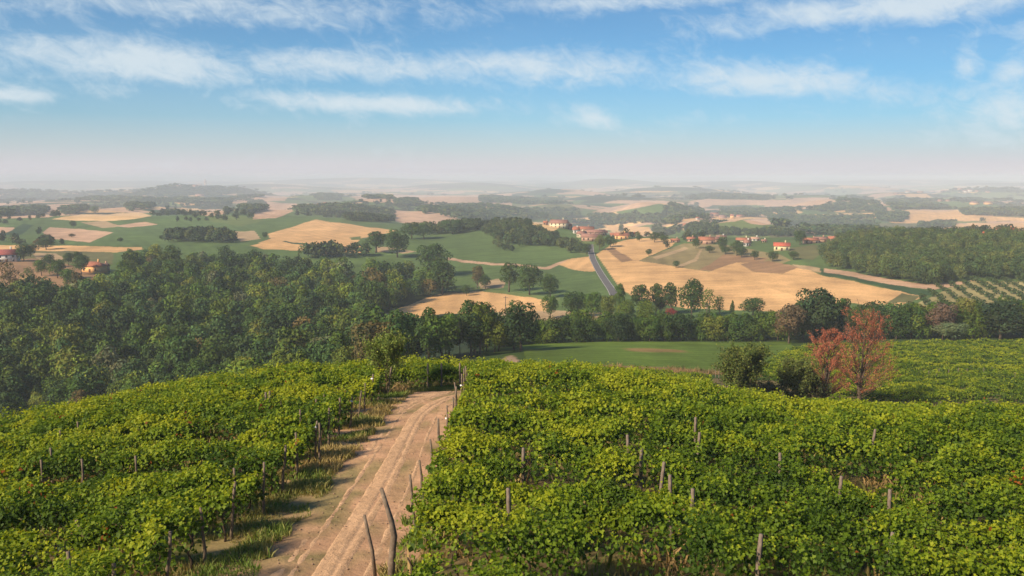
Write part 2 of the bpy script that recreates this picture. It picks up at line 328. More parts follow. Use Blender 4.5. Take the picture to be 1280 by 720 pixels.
def fieldcolor(X_, Y_, Z_):
    n = X_.size; col = np.zeros((n, 3))
    px, py = proj(X_, Y_, Z_)
    # patchwork of far fields: jittered cells, elongated across the view
    gx = X_ / (70 + Y_ * .035) + 2.2 * fbm(X_ / 400, Y_ / 400, 4, 2); gy = np.log(Y_) * 26 + 1.5 * fbm(X_ / 300, Y_ / 500, 6, 2)
    ix, iy = np.floor(gx).astype(int), np.floor(gy).astype(int); best = np.full(n, 9e9); cid = np.zeros(n)
    for a_ in (-1, 0, 1):
        for b_ in (-1, 0, 1):
            jx, jy = ix + a_, iy + b_
            r1 = _T[0][jx & 255, jy & 255]; r2 = _T[1][jx & 255, jy & 255]
            d = (jx + r1 - gx) ** 2 + (jy + r2 - gy) ** 2; k = d < best
            best = np.where(k, d, best); cid = np.where(k, _T[2][jx & 255, jy & 255], cid)
    pal = np.array([GREEN, WOOD, GREEN2, PINK, GREEN2, GOLD2, GOLD, OLIVE, DKGREEN, PINK, PINK, GREEN, WOOD]); col[:] = pal[(cid * len(pal)).astype(int) % len(pal)]
    hill = (Z_ > -84) & (Y_ > 3000) & (vn(X_ / 500, Y_ / 500, 3) > .35); col[hill] = np.array(WOOD)
    jx = px + 5 * (fbm(X_ / (Y_ * .035), Y_ / (Y_ * .1 + 3), 3, 3) - .5) + 2.2 * (vn(X_ / (Y_ * .008), Y_ / (Y_ * .03 + 3), 5) - .5); jy = py + 2.2 * (fbm(X_ / (Y_ * .03), Y_ / (Y_ * .1 + 3) + 11, 2, 3) - .5) + 1.2 * (vn(X_ / (Y_ * .012), Y_ / (Y_ * .04 + 3) + 40, 6) - .5)
    near = Y_ < 270; col[near] = np.array(VINEB); mid = (Y_ >= 270) & (Y_ < 900); col[mid] = np.array(GREEN)
    col[(Y_ >= 170) & (Y_ < 460) & (px < 600) & (px + 0 > 90)] = np.array(WOOD) * 1.2
    for fi, (c, poly) in enumerate(FIELDS):
        P = np.array(poly); m = (Y_ > 255) & (jx > P[:, 0].min()) & (jx < P[:, 0].max()) & (jy > P[:, 1].min()) & (jy < P[:, 1].max()) & (Y_ < 5200)
        idx = np.nonzero(m)[0]
        if len(idx):
            k = inpoly(jx[idx], jy[idx], poly); ii = idx[k]
            if len(ii):
                an = .5 + fi * 1.7; xx, yy_ = X_[ii], Y_[ii]; wv = 8 * vn(xx / 60, yy_ / 60, fi % 8); d = xx * math.cos(an) + yy_ * math.sin(an) + wv; e_ = -xx * math.sin(an) + yy_ * math.cos(an)
                st_ = .09 * np.sin(d * 6.283 / 9.5) * vn(e_ / 60, d / 30, 3) + .22 * (fbm(d / 5, e_ / 70, 5, 3) - .5) + .30 * (fbm(xx / 45, yy_ / 45, (fi + 2) % 6, 4) - .5)
                col[ii] = np.array(c) * (1 + st_)[:, None] * np.array([1, 1, 1])
    # meadow behind the vineyard
    mead = (Y_ > 146 + 8 * (vn(X_ / 9, Y_ * 0, 2) - .5)) & (Y_ < 236 + .02 * X_) & (X_ > 3) & (X_ < 20 + Y_ * .62 - 25) & ((px < 1010) | (Y_ > 208))
    col[mead & (px < 990)] = np.array(MEADOW)
    col[mead] *= (.7 + .6 * fbm(X_ / 7, Y_ / 9, 2, 5)[mead])[:, None] * (1 + .1 * np.sin(Y_[mead] * 1.6 + X_[mead] * .25))[:, None]
    mk = mead & (px < 990); dry = fbm(X_ / 14, Y_ / 5, 3, 3); e1 = .8 * np.exp(-((X_ - 36) / 10) ** 2 - ((Y_ - 200) / 7) ** 2); e2 = np.exp(-((X_ - 20) / 26) ** 2 - ((Y_ - 153) / 6) ** 2)
    f = np.clip((np.maximum(e1, e2) * 1.5 + dry - 1.0) * 4, 0, 1) * mk
    col = col * (1 - f[:, None]) + np.array((.22, .15, .06)) * f[:, None]
    # near soil: dry earth between vines
    nr = Y_ < 140; s = fbm(X_ / 1.6, Y_ / 1.6, 1, 4)[:, None]
    soil = np.array((.17, .105, .062)) * (1 - s) * 1.2 + np.array((.085, .10, .028)) * s * 1.2
    strip = ((X_ > -9.3) & (X_ < -2.6) & (Y_ < 57)); col = np.where((nr & ~mead)[:, None], soil, col)
    dirt = strip[:, None]; mixd = np.clip((s - .42) * 4, 0, 1); d2 = np.array((.46, .28, .17)) * (1 - mixd) + np.array((.24, .19, .09)) * mixd
    col = np.where(dirt, d2, col)
    # bare pads by the bushes on the right
    pad = np.exp(-((X_ - 36) / 9) ** 2 - ((Y_ - 103) / 5) ** 2) + np.exp(-((X_ - 33) / 9) ** 2 - ((Y_ - 122) / 4) ** 2) + np.exp(-((X_ + .5) / 2.2) ** 2 - ((Y_ - 170) / 16) ** 2)
    pf = np.clip((pad + .4 * s[:, 0] - .55) * 4, 0, 1)[:, None]
    col = col * (1 - pf) + np.array((.36, .25, .17)) * pf
    v = .82 + .36 * fbm(X_ / (3 + Y_ * .012), Y_ / (3 + Y_ * .03), 7, 4); v2 = .9 + .2 * vn(X_ / (25 + Y_ * .02), Y_ / (25 + Y_ * .05), 2)
    return col * (v * v2)[:, None]

# ------------------------------------------------------------------ ground sheet
uu = np.concatenate([np.linspace(-6, -.86, 60), np.linspace(-.85, .85, 980), np.linspace(.86, 6, 60)])
LL = np.concatenate([np.arange(math.log(2), math.log(60), .03), np.arange(math.log(60), math.log(230), .012), np.arange(math.log(230), math.log(5500), .0036), np.arange(math.log(5500), math.log(40000), .009)])
yy = np.exp(LL)
UU, YY = np.meshgrid(uu, yy); XX = UU * YY
ZZ = zfun(XX, YY)
EX, EY, EZ = XX.copy(), YY.copy(), ZZ.copy()
V = np.c_[EX.ravel(), EY.ravel(), EZ.ravel()]
ccol = fieldcolor(V[:, 0], V[:, 1], V[:, 2])
# strip behind the camera, so that the hill does not end at the viewer's feet
bx = np.array([-400, -100, -30, -12, 0, 12, 30, 100, 400.]); 
nr_, nc_ = len(yy), len(uu)
idx = np.arange(nr_ * nc_).reshape(nr_, nc_)
F = np.stack([idx[:-1, :-1], idx[:-1, 1:], idx[1:, 1:], idx[1:, :-1]], -1).reshape(-1, 4)
backV = []; 
for j, yb in enumerate([-6, -40, -200]):
    backV.append(np.c_[uu * 2 * (1 + j * 9), np.full(nc_, yb), np.full(nc_, [-7.8, -7.0, -9.0][j])])
off = len(V); V = np.concatenate([V] + backV)
rows = [idx[0]] + [off + k * nc_ + np.arange(nc_) for k in range(3)]
for a_, b_ in zip(rows[:-1], rows[1:]): F = np.concatenate([F, np.stack([b_[:-1], b_[1:], a_[1:], a_[:-1]], -1)])
ccol = np.concatenate([ccol, np.tile(np.array(VINEB), (3 * nc_, 1))])
M_ground, g = mat_new('ground_cover')
at_ = g.n('ShaderNodeAttribute', attribute_name='tint'); geo = g.n('ShaderNodeNewGeometry')
n1 = g.noise(geo.outputs['Position'], .9, 6, .65); n2 = g.noise(geo.outputs['Position'], .05, 5, .6)
f1 = g.n('ShaderNodeMapRange'); g.put(f1.inputs[0], g.m('ADD', g.m('MULTIPLY', n1, .5), g.m('MULTIPLY', n2, .5))); f1.inputs[1].default_value = .35; f1.inputs[2].default_value = .65; f1.inputs[3].default_value = .7; f1.inputs[4].default_value = 1.28
cc = g.n('ShaderNodeCombineXYZ'); [g.put(cc.inputs[i], f1.outputs[0]) for i in range(3)]
c = g.mix(1.0, at_.outputs['Color'], cc.outputs[0], 'MULTIPLY')
p = g.n('ShaderNodeBsdfPrincipled'); g.put(p.inputs['Base Color'], c); p.inputs['Roughness'].default_value = .95; p.inputs['Specular IOR Level'].default_value = .08
b = g.n('ShaderNodeBump'); b.inputs['Distance'].default_value = .25; b.inputs['Strength'].default_value = .6; g.put(b.inputs['Height'], n1); g.t.links.new(b.outputs[0], p.inputs['Normal'])
finish(g, p.outputs[0])
gm = mesh_np('ground', V, F, M_ground, vcol=np.c_[ccol, np.ones(len(ccol))], smooth=True)
obj('ground', gm, kind='structure')

# ------------------------------------------------------------------ haze
def box_mesh(x0, x1, y0, y1, z0, z1):
    v = [(x0,y0,z0),(x1,y0,z0),(x1,y1,z0),(x0,y1,z0),(x0,y0,z1),(x1,y0,z1),(x1,y1,z1),(x0,y1,z1)]
    return v, [(0,3,2,1),(4,5,6,7),(0,1,5,4),(1,2,6,5),(2,3,7,6),(3,0,4,7)]
HAZE = True
if HAZE:
    hm, g = mat_new('haze_air')
    pv = g.n('ShaderNodeVolumePrincipled'); pv.inputs['Color'].default_value = (.73, .83, .97, 1); pv.inputs['Density'].default_value = 2.1e-4; pv.inputs['Anisotropy'].default_value = -0.1
    o_ = g.n('ShaderNodeOutputMaterial'); g.t.links.new(pv.outputs[0], o_.inputs['Volume'])
    zmax = float(V[:, 2].max()) + 6; zmin = float(V[:, 2].min()) - 1
    xm = float(np.abs(V[:, 0]).max()) + 10
    v_, f_ = box_mesh(-xm, xm, -260, 40500, zmin, max(zmax, 14))
    obj('haze', mesh_np('haze', v_, np.array(f_), hm), kind='stuff', label='pale blue morning haze lying over the distant hills', cat='haze')
    print('HAZE top', zmax, 'bottom', zmin)
#@@REST
# ------------------------------------------------------------------ small mesh tools
def unit(v): return v / np.maximum(np.linalg.norm(v, axis=-1, keepdims=True), 1e-9)
def leaves(P, N, size, kind='kite', r=rng):
    """leaf faces at points P facing N; returns V, F"""
    n = len(P); N = unit(N + 1e-6); rd = unit(r.normal(size=(n, 3))); A = unit(np.cross(N, rd)); B = np.cross(N, A)
    size = np.broadcast_to(np.asarray(size, float), (n,))[:, None]
    if kind == 'vine':
        pts = [(0, -.3, 0), (.36, -.42, .08), (.6, .02, .14), (.3, .16, .04), (0, .66, -.1), (-.3, .16, .04), (-.6, .02, .14), (-.36, -.42, .08)]; f = [(0, 1, 2, 3), (0, 3, 4, 5), (0, 5, 6, 7)]
    else:
        pts = [(0, -.55, 0), (.42, -.02, .1), (.03, .6, 0), (-.42, .06, .08)]; f = [(0, 1, 2, 3)]
    k = len(pts); W = np.empty((n, k, 3))
    for i, (a_, b_, c_) in enumerate(pts):
        j = 1 + .25 * (r.random((n, 1)) - .5)
        W[:, i] = P + size * j * (A * a_ + B * b_ + N * c_)
    base = (np.arange(n) * k)[:, None]
    F = np.concatenate([base + np.array(q)[None] for q in f], 1).reshape(-1, 4)
    return W.reshape(-1, 3), F, len(f)
def tube(pts, rad, seg=6):
    pts = np.array(pts, float); m = len(pts); rad = np.broadcast_to(np.asarray(rad, float), (m,))
    T = unit(np.gradient(pts, axis=0)); ref = np.where(np.abs(T[:, 2:3]) > .9, np.array([[1., 0, 0]]), np.array([[0, 0, 1.]]))
    A = unit(np.cross(T, ref)); B = np.cross(T, A); th = np.arange(seg) / seg * 2 * np.pi
    Vv = pts[:, None] + rad[:, None, None] * (A[:, None] * np.cos(th)[None, :, None] + B[:, None] * np.sin(th)[None, :, None])
    Vv = Vv.reshape(-1, 3); F = []
    for i in range(m - 1):
        for j in range(seg):
            a_, b_ = i * seg + j, i * seg + (j + 1) % seg; F.append((a_, b_, b_ + seg, a_ + seg))
    e0 = len(Vv); Vv = np.vstack([Vv, pts[:1], pts[-1:]])
    for j in range(seg):
        F.append((e0, (j + 1) % seg, j, j)); F.append((e0 + 1, (m - 1) * seg + j, (m - 1) * seg + (j + 1) % seg, (m - 1) * seg + (j + 1) % seg))
    return Vv, F
def clean(F):
    q = [f for f in F if f[2] != f[3]]; t = [f[:3] for f in F if f[2] == f[3]]
    return [np.array(q).reshape(-1, 4), np.array(t).reshape(-1, 3)]
def merge(parts):
    Vs, Fs, o = [], [], 0
    for v, f in parts:
        Vs.append(np.asarray(v)); Fs += [tuple(int(i) + o for i in q) for q in f]; o += len(v)
    return np.vstack(Vs), Fs
def boxp(x0, x1, y0, y1, z0, z1): return box_mesh(x0, x1, y0, y1, z0, z1)

# ------------------------------------------------------------------ road on the valley slope, dirt track in the vineyard
def strip_on_ground(line, half, lift, offs=0.0):
    L = np.array(line); d = unit(np.gradient(L, axis=0)); n = np.c_[-d[:, 1], d[:, 0]]
    Vv = []
    for s_ in (-1, -.33, .33, 1):
        q = L + n * (offs + s_ * half); Vv.append(np.c_[q, zfun(q[:, 0], q[:, 1]) + lift])
    Vv = np.stack(Vv, 1).reshape(-1, 3); F = [(i * 4 + j, i * 4 + j + 1, i * 4 + j + 5, i * 4 + j + 4) for i in range(len(L) - 1) for j in range(3)]
    return Vv, np.array(F)
rp = [(738, 306), (738.5, 314), (741, 324), (747, 336), (755, 349), (764, 362), (768, 370)]
rw = np.array([hit(a_, b_, 0, 300, 900)[:2] for a_, b_ in rp]); tt = np.linspace(0, 1, 90); kn = np.linspace(0, 1, len(rw))
line = np.c_[np.interp(tt, kn, rw[:, 0]), np.interp(tt, kn, rw[:, 1])]
for _ in range(6): line[1:-1] = (line[:-2] + 2 * line[1:-1] + line[2:]) / 4
v_, f_ = strip_on_ground(line, 2.4, .22); obj('road', mesh_np('road', v_, f_, M_asphalt), kind='structure')
for s_ in (-1, 1):
    v_, f_ = strip_on_ground(line, .12, .235, s_ * 2.15); obj('road_markings', mesh_np('road_markings', v_, f_, M_line), kind='structure')

M_track, g = mat_new('packed_earth')
at_ = g.n('ShaderNodeAttribute', attribute_name='tint'); geo = g.n('ShaderNodeNewGeometry')
n1 = g.noise(geo.outputs['Position'], 5, 8, .7); n3 = g.noise(geo.outputs['Position'], 38, 3, .6)
f1 = g.n('ShaderNodeMapRange'); g.put(f1.inputs[0], g.m('ADD', g.m('MULTIPLY', n1, .6), g.m('MULTIPLY', n3, .4))); f1.inputs[1].default_value = .35; f1.inputs[2].default_value = .65; f1.inputs[3].default_value = .74; f1.inputs[4].default_value = 1.2
cc = g.n('ShaderNodeCombineXYZ'); [g.put(cc.inputs[i], f1.outputs[0]) for i in range(3)]
p = g.n('ShaderNodeBsdfPrincipled'); g.put(p.inputs['Base Color'], g.mix(1.0, at_.outputs['Color'], cc.outputs[0], 'MULTIPLY')); p.inputs['Roughness'].default_value = .95; p.inputs['Specular IOR Level'].default_value = .1
b = g.n('ShaderNodeBump'); b.inputs['Distance'].default_value = .06; g.put(b.inputs['Height'], g.m('ADD', n1, g.m('MULTIPLY', n3, .4))); g.t.links.new(b.outputs[0], p.inputs['Normal']); finish(g, p.outputs[0])
tx = np.arange(-10.2, -1.8, .05); ty = np.arange(8, 60, .1); TX, TY = np.meshgrid(tx, ty)
hw = 1.5 + .5 * (fbm(TY / 2.2, TX * 0 + np.sign(TX + 5.1) * 7, 2, 4) - .5) + 1.7 * np.clip((TY - 46) / 6, 0, 1)
xc = -5.1 + .25 * np.sin(TY / 11); rel = TX - xc + .25 * (fbm(TX * 1.5, TY * 1.5, 4, 3) - .5)
edge = np.clip((hw - np.abs(rel)) / .35, -1, 1); edge = np.minimum(edge, np.clip((56.5 - TY + .8 * (fbm(TX, TY * 0, 1) - .5)) / .8, -1, 1))
turn = np.clip((TY - 42) / 12, 0, 1) ** 2 * 2.2
rx = TX - xc - turn
rut = sum(am * np.exp(-((rx - c0 + .05 * np.sin(TY / 3 + c0)) / wd) ** 2) for c0, wd, am in ((-.78, .13, 1), (-.52, .08, .6), (.62, .14, 1), (.9, .08, .7), (.15, .07, .35), (1.25, .1, .45), (-1.2, .09, .35)))
TZ = zfun(TX, TY) + .035 * edge - .02 - .085 * np.clip(rut, 0, 1) * (edge > 0) + .05 * (fbm(TX * 2.3, TY * 1.4, 5, 5) - .5) + .02 * np.exp(-(rx / .35) ** 2)
nz_ = fbm(TX * 1.1, TY * .6, 3, 5)
tc_ = np.array((.58, .375, .225)) * (.82 + .36 * nz_)[..., None]
tc_ = tc_ * (1 - .0 * rut[..., None]) + np.array((.10, .07, .05)) * np.clip(rut, 0, 1)[..., None] * .9
deb = np.clip((fbm(TX * 4.5, TY * 2.4, 6, 5) - .56) * 9, 0, 1) * np.clip(.25 + np.abs(rel) / 2.2, 0, 1) * (1 - np.clip(rut, 0, 1)); deb = deb[..., None]
tc_ = tc_ * (1 - .6 * deb) + np.array((.17, .10, .06)) * .6 * deb
ni, nj = TX.shape; idx = np.arange(ni * nj).reshape(ni, nj)
F = np.stack([idx[:-1, :-1], idx[:-1, 1:], idx[1:, 1:], idx[1:, :-1]], -1).reshape(-1, 4)
e4 = edge.ravel()[F].max(1) > -.9; F = F[e4]
obj('dirt_track_path', mesh_np('dirt_track_path', np.c_[TX.ravel(), TY.ravel(), TZ.ravel()], F, M_track, vcol=np.c_[tc_.reshape(-1, 3), np.ones(ni * nj)], smooth=True), kind='structure')

# verge grass, dry and green
def blades(P, h, col):
    n = len(P); th = rng.random(n) * 6.28; w_ = (h * .055 + .006)[:, None]; s_ = np.c_[np.cos(th), np.sin(th), 0 * th] * w_
    ln = np.c_[rng.normal(size=n), rng.normal(size=n), np.zeros(n)] * (h * .38)[:, None]
    top = P + np.c_[0 * h, 0 * h, h] + ln; mid = P + np.c_[0 * h, 0 * h, h * .6] + ln * .35
    Vv = np.stack([P - s_, P + s_, mid + s_ * .8, top, mid - s_ * .8], 1).reshape(-1, 3)
    b0 = (np.arange(n) * 5)[:, None]; return Vv, [b0 + np.array([[0, 1, 2, 4]]), b0 + np.array([[4, 2, 3]])], np.concatenate([col, col])
def scatter_grass(name, label, n, x0, x1, y0, y1, hmin, hmax, colA, colB, thr, seed, cover=None):
    x = rng.uniform(x0, x1, n); y = y0 + (y1 - y0) * rng.random(n) ** 1.25
    d = fbm(x * .8, y * .8, seed, 4); k = d > thr
    if cover is not None: k &= cover(x, y)
    x, y, d = x[k], y[k], d[k]; h = (hmin + (hmax - hmin) * rng.random(len(x)) ** 2) * (.6 + 1.2 * np.clip((d - thr) * 3, 0, 1)) * (1 + y / 90)
    t_ = np.clip((fbm(x * .5, y * .5, seed + 1, 3) - .35) * 3 + rng.normal(size=len(x)) * .2, 0, 1)[:, None]
    col = np.array(colA) * (1 - t_) + np.array(colB) * t_
    Vv, F, c2 = blades(np.c_[x, y, zfun(x, y) - .02], h, col)
    obj(name, mesh_np(name, Vv, F, M_vineF, fcol=c2), kind='stuff', label=label, cat='grass')
M_vineF = foliage_mat('grass_blades', False, .3)
def offtrack(x, y): return (np.abs(x + 5.1) > 1.75 + .8 * (vn(x * 2, y * 2, 3) - .3)) | (y > 56)
scatter_grass('grass', 'tufts of green and dry grass along the verges of the dirt track', 210000, -10.8, -2.2, 12, 62, .03, .17, (.38, .30, .13), (.14, .22, .04), .37, 2, offtrack)
scatter_grass('weeds', 'tall straw coloured weeds at the right foot of the vines near the track end', 9000, -12, 4, 53, 62, .1, .45, (.36, .25, .12), (.14, .15, .05), .5, 5, lambda x, y: (np.abs(x + 5.1) > 2.2) | (y > 57))
scatter_grass('weeds', 'dry and green weeds growing between the near vine rows', 60000, -22, 34, 12, 42, .08, .5, (.36, .25, .11), (.12, .16, .035), .42, 4, lambda x, y: (x > -2.6) | (x < -9.6))
def meadow_edge(x, y): return (y > 147) & (y < 156)
scatter_grass('dry_grass', 'pale dry grass along the near edge of the green meadow', 9000, 4, 60, 147, 156, .1, .35, (.30, .20, .10), (.12, .12, .04), .52, 1)
# stones and clods on the track
n = 1500; x = rng.uniform(-7.6, -2.8, n); y = 12 + 44 * rng.random(n) ** 1.3; s_ = .012 + .035 * rng.random(n) ** 3
oct_ = np.array([(1, 0, 0), (0, 1, 0), (-1, 0, 0), (0, -1, 0), (0, 0, .7), (0, 0, -.7)]); of_ = np.array([(0, 1, 4), (1, 2, 4), (2, 3, 4), (3, 0, 4), (1, 0, 5), (2, 1, 5), (3, 2, 5), (0, 3, 5)])
Vv = (np.c_[x, y, zfun(x, y) + .02][:, None] + oct_[None] * s_[:, None, None] * rng.uniform(.6, 1.4, (n, 6, 1))).reshape(-1, 3)
obj('gravel', mesh_np('gravel', Vv, (of_[None] + (np.arange(n) * 6)[:, None, None]).reshape(-1, 3), plain_mat('pebble', (.27, .18, .13))), kind='stuff', label='small stones and clods scattered on the dirt track', cat='gravel')

# ------------------------------------------------------------------ vines
YEL = np.array((.37, .42, .022)); LIT = np.array((.21, .30, .016)); MIDG = np.array((.118, .20, .014)); DEEP = np.array((.06, .12, .013)); ORG = np.array((.33, .10, .02))
def vine_row_mesh(name, Y0, x0, x1, tilt, hscale=1.0, tone=0.0, seed=0):
    r = np.random.default_rng(1000 + seed); L = x1 - x0
    s = .088 * (max(Y0, 16) / 18) ** .5
    n = int(L * 3.1 / s ** 2 * 1.6); cl = lambda a_, b_: fbm(a_, b_, 3, 3)
    x = r.uniform(x0, x1, n)
    keep = r.random(n) < np.clip((cl(x / 1.7, x * 0 + Y0 * 3.7) - .31) * 8, .15, 1); x = x[keep]; n = len(x)
    Yc = Y0 + tilt * x + .22 * np.sin(x / 3.1 + Y0)
    H = (1.7 + 1.5 * (fbm(x / 1.5, x * 0 + Y0 * 1.7, 2, 3) - .5) + .45 * (vn(x / 6, x * 0 + Y0, 4) - .5)) * hscale; T = .36 + .6 * (fbm(x / 1.1, x * 0 + Y0 * 2.3, 5, 3) - .4)
    ph = r.uniform(-.35, math.pi + .35, n); rr = (.72 + .42 * r.random(n)) * (.72 + .6 * fbm(x * 1.3, ph * 1.6 + Y0, 6, 3))
    mid = .95 * hscale; cz = np.where(np.sin(ph) > 0, (H - mid), 1.5) * np.sign(np.sin(ph)) * np.abs(np.sin(ph)) ** .8
    yy_ = T * np.cos(ph) * rr * 1.15; z = mid + cz * rr; z = np.maximum(z, .12 + .3 * r.random(n))
    P = np.c_[x, Yc + yy_, z]
    N = np.c_[r.normal(size=n) * .75, np.cos(ph) + r.normal(size=n) * .6, np.sin(ph) * .9 + .35 + r.normal(size=n) * .55]
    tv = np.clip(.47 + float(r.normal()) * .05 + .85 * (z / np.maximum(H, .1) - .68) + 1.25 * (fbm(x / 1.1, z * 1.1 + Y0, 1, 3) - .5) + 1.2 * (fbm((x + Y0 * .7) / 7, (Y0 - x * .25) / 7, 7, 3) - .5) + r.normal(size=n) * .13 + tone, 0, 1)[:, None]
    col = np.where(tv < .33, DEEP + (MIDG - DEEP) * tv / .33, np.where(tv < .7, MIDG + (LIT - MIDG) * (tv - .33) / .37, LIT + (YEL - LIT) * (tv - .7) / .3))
    sz = s * r.uniform(.7, 1.25, n)
    # shoots: strings of young leaves reaching out of the hedge
    ns = int(L * (3.6 if Y0 < 60 else 2.4) * min(1, 60 / Y0 + .35)); k = 7 if Y0 < 45 else 4
    xs = r.uniform(x0, x1, ns); Hs = (1.7 + 1.5 * (fbm(xs / 1.5, xs * 0 + Y0 * 1.7, 2, 3) - .5) + .45 * (vn(xs / 6, xs * 0 + Y0, 4) - .5)) * hscale
    d = np.c_[r.normal(size=ns) * .9, r.normal(size=ns) * .55, r.uniform(.1, .9, ns)]; d = unit(d) * r.uniform(.3, 1.0, ns)[:, None]
    t_ = np.linspace(.15, 1, k); SP_ = np.c_[xs, Y0 + tilt * xs + .22 * np.sin(xs / 3.1 + Y0), Hs * .92][:, None] + d[:, None] * t_[None, :, None] + np.array([0, 0, -.55])[None, None] * (t_ ** 2)[None, :, None]
    SP_ = SP_.reshape(-1, 3) + r.normal(size=(ns * k, 3)) * .035
    sc = np.repeat(np.clip(r.normal(.75, .2, ns), .3, 1), k)[:, None]; scol = LIT * (1 - sc) + YEL * sc
    P = np.vstack([P, SP_]); N = np.vstack([N, r.normal(size=(ns * k, 3)) + np.array([0, 0, .6])]); col = np.vstack([col, scol]); sz = np.concatenate([sz, np.full(ns * k, s * .72)])
    og = r.random(len(P)) < .0005 + .12 * (fbm(P[:, 0] / 1.2, P[:, 2] + Y0, 4, 2) > .8); col[og] = ORG * r.uniform(.5, 1.2, (og.sum(), 1))
    P[:, 2] += zfun(P[:, 0], P[:, 1])
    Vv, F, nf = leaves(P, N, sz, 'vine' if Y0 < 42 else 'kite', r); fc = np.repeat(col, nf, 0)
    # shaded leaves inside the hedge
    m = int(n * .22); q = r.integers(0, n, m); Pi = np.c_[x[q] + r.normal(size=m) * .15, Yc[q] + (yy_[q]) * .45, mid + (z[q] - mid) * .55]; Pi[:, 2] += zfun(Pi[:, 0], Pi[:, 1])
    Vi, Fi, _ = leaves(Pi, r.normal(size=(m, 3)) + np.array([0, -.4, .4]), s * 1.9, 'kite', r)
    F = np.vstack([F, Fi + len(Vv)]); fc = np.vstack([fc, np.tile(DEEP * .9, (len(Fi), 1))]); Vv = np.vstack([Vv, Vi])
    return Vv, F, fc
stem_meshes = []
for k in range(4):
    pts = [(rng.normal() * .03 * i, rng.normal() * .03 * i, .28 * i - .05) for i in range(5)]
    Vv, F = tube(pts, [.045, .035, .03, .028, .022], 6); stem_meshes.append(mesh_np('vine_stem', Vv, clean(F), M_stem))
def ordinal(k): return ['first', 'second', 'third', 'fourth', 'fifth', 'sixth', 'seventh', 'eighth', 'ninth', 'tenth'][k]
def add_row(side, k, Y0, x0, x1, tilt=0.0, hs=1.0, tone=0.0, label='', group='', xo=None):
    Vv, F, fc = vine_row_mesh('vine_row', Y0, x0, x1, tilt, hs, tone, int(Y0 * 10) + (5 if side == 'left' else 0))
    ox = x1 if side == 'left' else x0
    o_ = np.array([ox, Y0 + tilt * ox, float(zfun(ox, Y0))])
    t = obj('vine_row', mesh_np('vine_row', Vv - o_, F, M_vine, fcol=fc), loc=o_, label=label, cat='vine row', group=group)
    t.color = (1, 1, 1, 1)
    if Y0 < 42:
        sgn = -1 if side == 'left' else 1
        for i in range(5):
            X_ = ox + sgn * (.25 + .95 * i + .2 * random.random()); y_ = Y0 + tilt * X_
            c = obj('vine_stem', stem_meshes[(i + k) % 4], t, (X_ - o_[0], y_ - o_[1], float(zfun(X_, y_)) - o_[2])); c.rotation_euler.z = random.random() * 6
    return t
left_rows, right_rows = [], []
k = 0
def ymax_left(px): return np.interp(px, [-300, 0, 160, 320, 480, 640], [60, 70, 78, 92, 114, 130])
Yr = 13.6
lr = 0
while Yr < 56.5:
    xl = -.80 * Yr - 5
    while ymax_left(640 + 1000 * xl / Yr) < Yr and xl < -12: xl += 1
    lab = f"leafy green vine row left of the dirt track, {ordinal(lr)} up from the bottom edge" if lr < 10 else 'leafy vine row left of the dirt track on the slope near the track end'
    add_row('left', lr, Yr, xl, -8.45, .02, 1.0, .04, lab, 'vine rows left of the dirt track'); left_rows.append(Yr); lr += 1; Yr += 2.45
Yr = 13.2; rr_ = 0
while Yr < 57:
    xr = .80 * Yr + 6
    lab = f"leafy green vine row right of the dirt track, {ordinal(rr_)} up from the bottom edge" if rr_ < 10 else 'leafy vine row right of the dirt track on the slope near the track end'
    add_row('right', rr_, Yr, -2.75, xr, -.02, 1.02, 0, lab, 'vine rows right of the dirt track'); right_rows.append(Yr); rr_ += 1; Yr += 2.6
Yr = 58.6; k = 0
while Yr < 128:
    xl = -.78 * Yr
    while ymax_left(640 + 1000 * xl / Yr) < Yr and xl < 10: xl += 1.5
    pr = np.interp(Yr, [58, 80, 88, 145], [1340, 1340, 890, 900]); xr = (pr - 640) / 1000 * Yr
    if xr - xl > 8:
        add_row('left', 20 + k, Yr, xl, xr, .01, 1.0, .07 if Yr < 118 else -.10, 'low vine row crossing the far slope beyond the end of the dirt track' if Yr < 118 else 'dark green vine row on the last slope before the meadow and wood', 'vine rows beyond the dirt track')
    k += 1; Yr += 2.7 if Yr < 100 else 3.2
Yr = 108.0; k = 0
while Yr < 214:
    pl = np.interp(Yr, [108, 120, 150, 205, 214], [1085, 1000, 950, 1000, 1050]); xl = (pl - 640) / 1000 * Yr; xr = .74 * Yr
    add_row('right', 60 + k, Yr, xl, xr, 0, .95, -.06 if Yr < 165 else .03, 'vine row of the far right vineyard behind the russet trees', 'vine rows of the far right vineyard'); k += 1; Yr += 3.0 if Yr < 150 else 3.8

